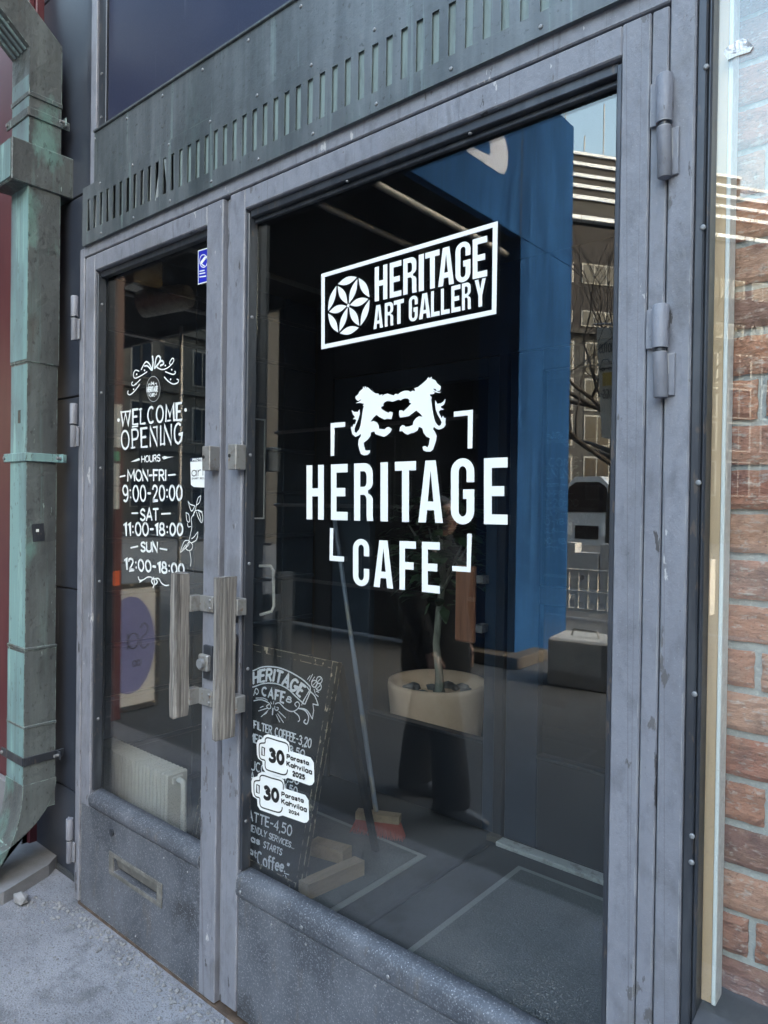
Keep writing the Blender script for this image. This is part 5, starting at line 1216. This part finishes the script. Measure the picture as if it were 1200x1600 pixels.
# building L
XL = -37.0
t = thing('stone_building', 'grey stone building with tall windows far down the street', 'building', (XL, -22, -0.14))
MB().box(XL-12, XL, -60, -8, -0.14, 22.0).build('wall', BSTONE, t)
for z in (4.6, 8.1, 11.6, 15.1, 18.6): MB().box(XL+.0005, XL+.25, -60, -8, z, z+.22).build('string_course', BSTONE, t)
for i in range(17):
    for z0 in (1.3, 5.2, 8.7, 12.2, 15.7):
        y = -9.6-2.05*i
        w_ = MB().box(XL+.0005, XL+.06, y-1.35, y, z0, z0+2.2).build('window', WINFRAME if i % 3 else BTAN, t)
        MB().box(XL+.061, XL+.07, y-1.27, y-.72, z0+.08, z0+2.1).build('pane', WINGLASS, w_); MB().box(XL+.061, XL+.07, y-.64, y-.08, z0+.08, z0+2.1).build('pane', WINGLASS, w_)
MB().tube([(XL+.2, -20.4, 0), (XL+.2, -20.4, 22)], .09, 8).build('drainpipe', BDARK, t)
# closing row so the street has a far side to the right as well
t = thing('corner_building', 'plain tan corner building at the far right end of the street', 'building', (22, -40, -0.14))
MB().box(12, 50, -70, -34, -0.14, 14).build('wall', BTAN, t); MB().box(11.8, 50.2, -70.2, -33.8, 14.001, 14.5).build('roof', BDARK, t)
for i in range(12):
    for z0 in (1.5, 5, 8.5, 11.3): 
        w_ = MB().box(13+3*i, 14.8+3*i, -33.999, -33.94, z0, z0+1.8).build('window', WINFRAME, t); MB().box(13.1+3*i, 14.7+3*i, -33.939, -33.93, z0+.1, z0+1.7).build('pane', WINGLASS, w_)

# bare street tree
t = thing('bare_tree', 'leafless street tree with dark spreading branches across the street', 'tree', (-5.5, -11.9, -0.13))
rt = random.Random(21); tm = MB()
def grow(p, d, L, r_, lv, mb):
    if lv == 0 or r_ < .004: return
    n_ = 4; pts = [p]; dd = d.copy()
    for i in range(n_):
        dd = (dd+Vector((rt.uniform(-.22, .22), rt.uniform(-.22, .22), rt.uniform(-.10, .16)))).normalized(); pts.append(pts[-1]+dd*L/n_)
    mb.tube(pts, [r_*(1-.55*i/n_) for i in range(n_+1)], 6 if lv > 2 else 4)
    for k in range(rt.choice((2, 3, 3))):
        q = pts[rt.choice((2, 3, 4, 4))]; a = Vector((rt.uniform(-1, 1), rt.uniform(-1, 1), rt.uniform(-.1, .7)))
        grow(q, (dd*0.75+a*0.75).normalized(), L*rt.uniform(.6, .8), r_*.55, lv-1, mb)
MB().tube([(-5.5, -11.9, -.13), (-5.52, -11.9, 1.5), (-5.48, -11.88, 2.2), (-5.5, -11.9, 3.2)], [.17, .13, .11, .09], 12).build('trunk', BARK, t)
for a in range(15):
    an = a*0.83+.3; grow(Vector((-5.5, -11.9, 2.2+a*.12)), Vector((math.cos(an), math.sin(an), .4)).normalized(), 2.0, .055, 6, tm)
tm.build('branches', BARK, t, fix=False)
# banner
t = thing('street_banner', 'pale banner with a yellow car symbol hanging from a pole', 'banner', (-4.8, -9.9, -0.13))
MB().tube([(-4.60, -9.95, -.13), (-4.60, -9.95, 5.0)], .035, 10).build('pole', TUBE, t)
MB().tube([(-5.1, -9.95, 4.72), (-4.60, -9.95, 4.66)], .018, 8).build('arm', TUBE, t)
MB().prism([(-5.05, 4.66), (-4.66, 4.60), (-4.66, 2.75), (-4.93, 2.80)], [], lambda u, v, d: Vector((u, -9.95+d, v)), 0, .006).build('cloth', BANNER, t)
bd2 = Decal((0, -9.942, 0), (0, 1, 0), (-1, 0, 0), .0006)
def flat(txt, x0, x1, z0, z1, wd):
    for st in text_strokes(txt): bd2.stroke([(x0+(x1-x0)*p[0], z0+(z1-z0)*p[1]) for p in st], wd, raw=True)
flat('EROTUS', 4.70, 4.99, 4.22, 4.36, .016); flat('-INGS-', 4.72, 4.95, 3.45, 3.60, .016)
bd2.stroke([(4.74, 3.95), (4.74, 4.02), (4.80, 4.03), (4.84, 4.10), (4.93, 4.10), (4.96, 4.02), (4.98, 3.95), (4.74, 3.95)], .015, raw=True)
for u in (4.80, 4.92): bd2.stroke([(u+.025*math.cos(R(a)), 3.94+.025*math.sin(R(a))) for a in range(0, 361, 40)], .014, raw=True)
bd2.build('print', BLACKINK, t)
MB().box(-4.93, -4.68, -9.943, -9.9425, 3.66, 3.88).build('yellow_field', BANNERY, t)
# minibus
t = thing('minibus', 'silver minibus with a dark windscreen parked across the street', 'minibus', (-9.7, -20.5, -0.12))
body = [(-1.0, .42), (-1.05, 1.25), (-.92, 1.5), (-.74, 2.35), (-.45, 2.62), (.45, 2.62), (.74, 2.35), (.92, 1.5), (1.05, 1.25), (1.0, .42)]
MB().loft([[Vector((-9.7+x*k, -20.0-dd, z-(0.0 if z > 1.3 else 0))) for x, z in body] for dd, k in ((0.0, .94), (.15, 1.0), (4.9, 1.0), (5.1, .95))], smooth=False).build('body', VANBODY, t)
MB().prism([(-.78, 1.48), (-.63, 2.28), (-.40, 2.44), (.40, 2.44), (.63, 2.28), (.78, 1.48)], [], lambda u, v, d: Vector((-9.7+u, -19.99+d, v)), 0, .015).build('windscreen', VANGLASS, t)
for x in (-.72, .72): MB().box(-9.7+x-.22, -9.7+x+.22, -19.99, -19.96, .72, 1.14, .01).build('headlight', LAMPM, t)
MB().box(-10.1, -9.3, -19.99, -19.97, .62, 1.05, .01).build('grille', VANGLASS, t)
for x in (-.92, .92):
    for y in (-21.0, -24.0): MB().tube([(-9.7+x-.1, y, .22), (-9.7+x+.1, y, .22)], .34, 18).build('wheel', TYRE, t)
# barriers, fence
t = thing('road_barrier', 'grey white castellated plastic road barrier with round holes', 'barrier', (-6.3, -11.0, -0.13), 'plastic road barriers across the street')
ol = [(-.95, 0), (-.95, .95), (-.7, .95), (-.7, .80), (-.35, .80), (-.35, .95), (-.1, .95), (-.1, .80), (.25, .80), (.25, .95), (.5, .95), (.5, .80), (.95, .80), (.95, 0), (.6, 0), (.6, .12), (.3, .12), (.3, 0), (-.3, 0), (-.3, .12), (-.6, .12), (-.6, 0)]
hole = lambda cx_, cz_: [(cx_+.05*math.cos(R(a)), cz_+.05*math.sin(R(a))) for a in range(0, 360, 30)]
MB().prism(ol, [hole(-.45, .45), hole(.15, .56), hole(.65, .4)], lambda u, v, d: Vector((-6.3+u, -11.0+d, -.13+v*1.15)), -.14, .14).build('shell', PLASTIC, t)
copy_thing(t, (-4.37, -11.02, -0.13), 'grey white castellated road barrier nearer to the bare tree'); copy_thing(t, (-8.25, -11.0, -0.13), 'grey white castellated road barrier beside the blue portal')
t['label'] = 'grey white castellated road barrier in the middle of its row'
t = thing('barrier_fence', 'low pale barred barrier fence on the pavement beyond the blue portal', 'fence', (-4.6, -8.45, -0.02))
for z in (.08, .34, .66): MB().box(-5.9, -3.5, -8.47, -8.43, z, z+.045, .004).build('rail', FENCEM, t)
for i in range(16): MB().box(-5.85+i*.15, -5.80+i*.15, -8.465, -8.435, .1255, .3395, .003).build('bar', FENCEM, t); MB().box(-5.85+i*.15, -5.80+i*.15, -8.465, -8.435, .3855, .6595, .003).build('bar', FENCEM, t)
for x in (-5.6, -3.8): MB().box(x, x+.12, -8.7, -8.2, -.02, .0795, .004).build('foot', TYRE, t)

# ================================================================== the bystander mirrored in the glass
def person(loc, rz, label):
    t = thing('person', label, 'person', loc); t.rotation_euler = (0, 0, rz)
    # local frame: faces +X, left side is +Y
    J = {'pelvis': (0, 0, .93, .115), 'waist': (.0, 0, 1.08, .105), 'chest': (.01, 0, 1.27, .12), 'collar': (0, 0, 1.41, .075), 'neck': (.01, 0, 1.47, .052), 'jaw': (.035, 0, 1.55, .066), 'skull': (.02, 0, 1.625, .088), 'crown': (.01, 0, 1.665, .07), 'nose': (.118, 0, 1.585, .012), 'brow': (.075, 0, 1.615, .035)}
    E_ = [('pelvis', 'waist'), ('waist', 'chest'), ('chest', 'collar'), ('collar', 'neck'), ('neck', 'jaw'), ('jaw', 'skull'), ('skull', 'crown'), ('skull', 'brow'), ('jaw', 'nose')]
    for sd, y, fx in (('l', 1, .15), ('r', -1, -.17)):
        J.update({'hip'+sd: (0, .09*y, .90, .095), 'knee'+sd: (fx*.55+.03, .105*y, .50, .058), 'ankle'+sd: (fx, .11*y, .09, .032), 'toe'+sd: (fx+.09, .12*y, .03, .018),
                  'sh'+sd: (0, .175*y, 1.385, .058), 'el'+sd: (-.03, .235*y, 1.12, .042), 'wr'+sd: (.06, .235*y, .90, .027), 'palm'+sd: (.085, .23*y, .835, .030)})
        E_ += [('pelvis', 'hip'+sd), ('hip'+sd, 'knee'+sd), ('knee'+sd, 'ankle'+sd), ('ankle'+sd, 'toe'+sd), ('collar', 'sh'+sd), ('sh'+sd, 'el'+sd), ('el'+sd, 'wr'+sd), ('wr'+sd, 'palm'+sd)]
        for k, (dx, L) in enumerate(((.026, .075), (.009, .085), (-.009, .08), (-.026, .062))):
            b_ = 'f%d%s' % (k, sd)
            J[b_+'a'] = (.09+dx, .228*y, .805, .0095); J[b_+'b'] = (.095+dx*1.1, .222*y, .805-L*.6, .0085); J[b_+'c'] = (.10+dx*1.1, .205*y, .805-L, .0075)
            E_ += [('palm'+sd, b_+'a'), (b_+'a', b_+'b'), (b_+'b', b_+'c')]
        J['th1'+sd] = (.115, .215*y, .85, .0105); J['th2'+sd] = (.135, .20*y, .80, .009); E_ += [('palm'+sd, 'th1'+sd), ('th1'+sd, 'th2'+sd)]
    keys = list(J); bm_ = bmesh.new(); vs = {k: bm_.verts.new(J[k][:3]) for k in keys}
    for a, b in E_: bm_.edges.new((vs[a], vs[b]))
    me = bpy.data.meshes.new('body'); bm_.to_mesh(me); bm_.free()
    tmp = bpy.data.objects.new('body_skeleton', me); COL.objects.link(tmp)
    md = tmp.modifiers.new('skin', 'SKIN'); md.use_smooth_shade = True
    for i, k in enumerate(keys):
        q = me.skin_vertices[0].data[i]; q.radius = (J[k][3], J[k][3]); q.use_root = (k == 'pelvis')
    ss = tmp.modifiers.new('sub', 'SUBSURF'); ss.levels = 2; ss.render_levels = 2
    dg = bpy.context.evaluated_depsgraph_get(); dg.update()
    m2_ = bpy.data.meshes.new_from_object(tmp.evaluated_get(dg)); m2_.name = 'body'
    bpy.data.objects.remove(tmp)
    ob = bpy.data.objects.new('body', m2_); COL.objects.link(ob); m2_.materials.clear(); m2_.materials.append(SKIN); ob.parent = t
    def part(mb, name, mat):
        bmesh.ops.recalc_face_normals(mb.bm, faces=mb.bm.faces)
        me_ = bpy.data.meshes.new(name); mb.bm.to_mesh(me_); mb.bm.free(); o = bpy.data.objects.new(name, me_); COL.objects.link(o); me_.materials.append(mat); o.parent = t; return o
    def ring(cx, cy, z, rx, ry, n=20, tilt=0): return [(cx+rx*math.cos(2*math.pi*k/n), cy+ry*math.sin(2*math.pi*k/n), z+tilt*math.cos(2*math.pi*k/n)) for k in range(n)]
    for y, fx in ((1, .15), (-1, -.17)):
        m = MB().loft([ring(0, .085*y, .98, .13, .105), ring(0, .09*y, .86, .125, .10), ring(fx*.35, .098*y, .68, .105, .096), ring(fx*.65, .105*y, .50, .098, .092), ring(fx*.88, .11*y, .28, .098, .094), ring(fx, .112*y, .10, .102, .096), ring(fx, .112*y, .075, .097, .092)])
        part(m, 'trouser_leg', TROUSER)
        b_ = [ring(fx-.05, .115*y, .12, .055, .05), ring(fx-.03, .115*y, .085, .08, .05), ring(fx+.035, .118*y, .055, .145, .052, tilt=-.012), ring(fx+.045, .12*y, .022, .165, .054), ring(fx+.045, .12*y, .004, .165, .052)]
        part(MB().loft(b_), 'boot', BOOT)
    m = MB().loft([ring(0, 0, .70, .185, .235), ring(0, 0, .82, .185, .235), ring(0, 0, .95, .18, .225), ring(0, 0, 1.1, .16, .195), ring(.01, 0, 1.25, .165, .205), ring(.005, 0, 1.36, .135, .205), ring(0, 0, 1.42, .095, .12), ring(.005, 0, 1.47, .078, .082), ring(.005, 0, 1.485, .07, .075)])
    part(m, 'coat', COAT)
    for y in (1, -1):
        part(MB().tube([(0, .15*y, 1.385), (-.015, .21*y, 1.28), (-.03, .24*y, 1.12), (.01, .24*y, 1.02), (.065, .235*y, .885)], [.082, .078, .068, .060, .052], 16), 'sleeve', COAT)
    hm = MB(); bmh = bmesh.new(); bmesh.ops.create_icosphere(bmh, subdivisions=3, radius=1)
    for v in list(bmh.verts):
        x, y, z = v.co
        if x > .35 and z < .45: v.co.x = .35
        k = 1.0 if z > -.2 else 1.0+(-.2-z)*.15
        v.co = Vector((.0+x*.098*k-.012, y*.092*k, 1.605+z*(.098 if z > 0 else .19)))
    for f in bmh.faces: f.smooth = True
    hm._take(bmh); part(hm, 'hair', HAIR)
    for y in (.032, -.032): part(MB().ball((.098, y, 1.607), .011, 2), 'eye', EYEW)
    part(MB().ball((.100, 0, 1.545), .02, 2, (.5, 1, .32)), 'mouth', LIP)
    for y in (.088, -.088): part(MB().ball((.02, y, 1.59), .028, 2, (.6, .35, 1)), 'ear', SKIN)
    return t
person((-2.28, -1.66, -0.02), R(-12), 'person in a dark coat, wide black trousers and black boots standing on the pavement')
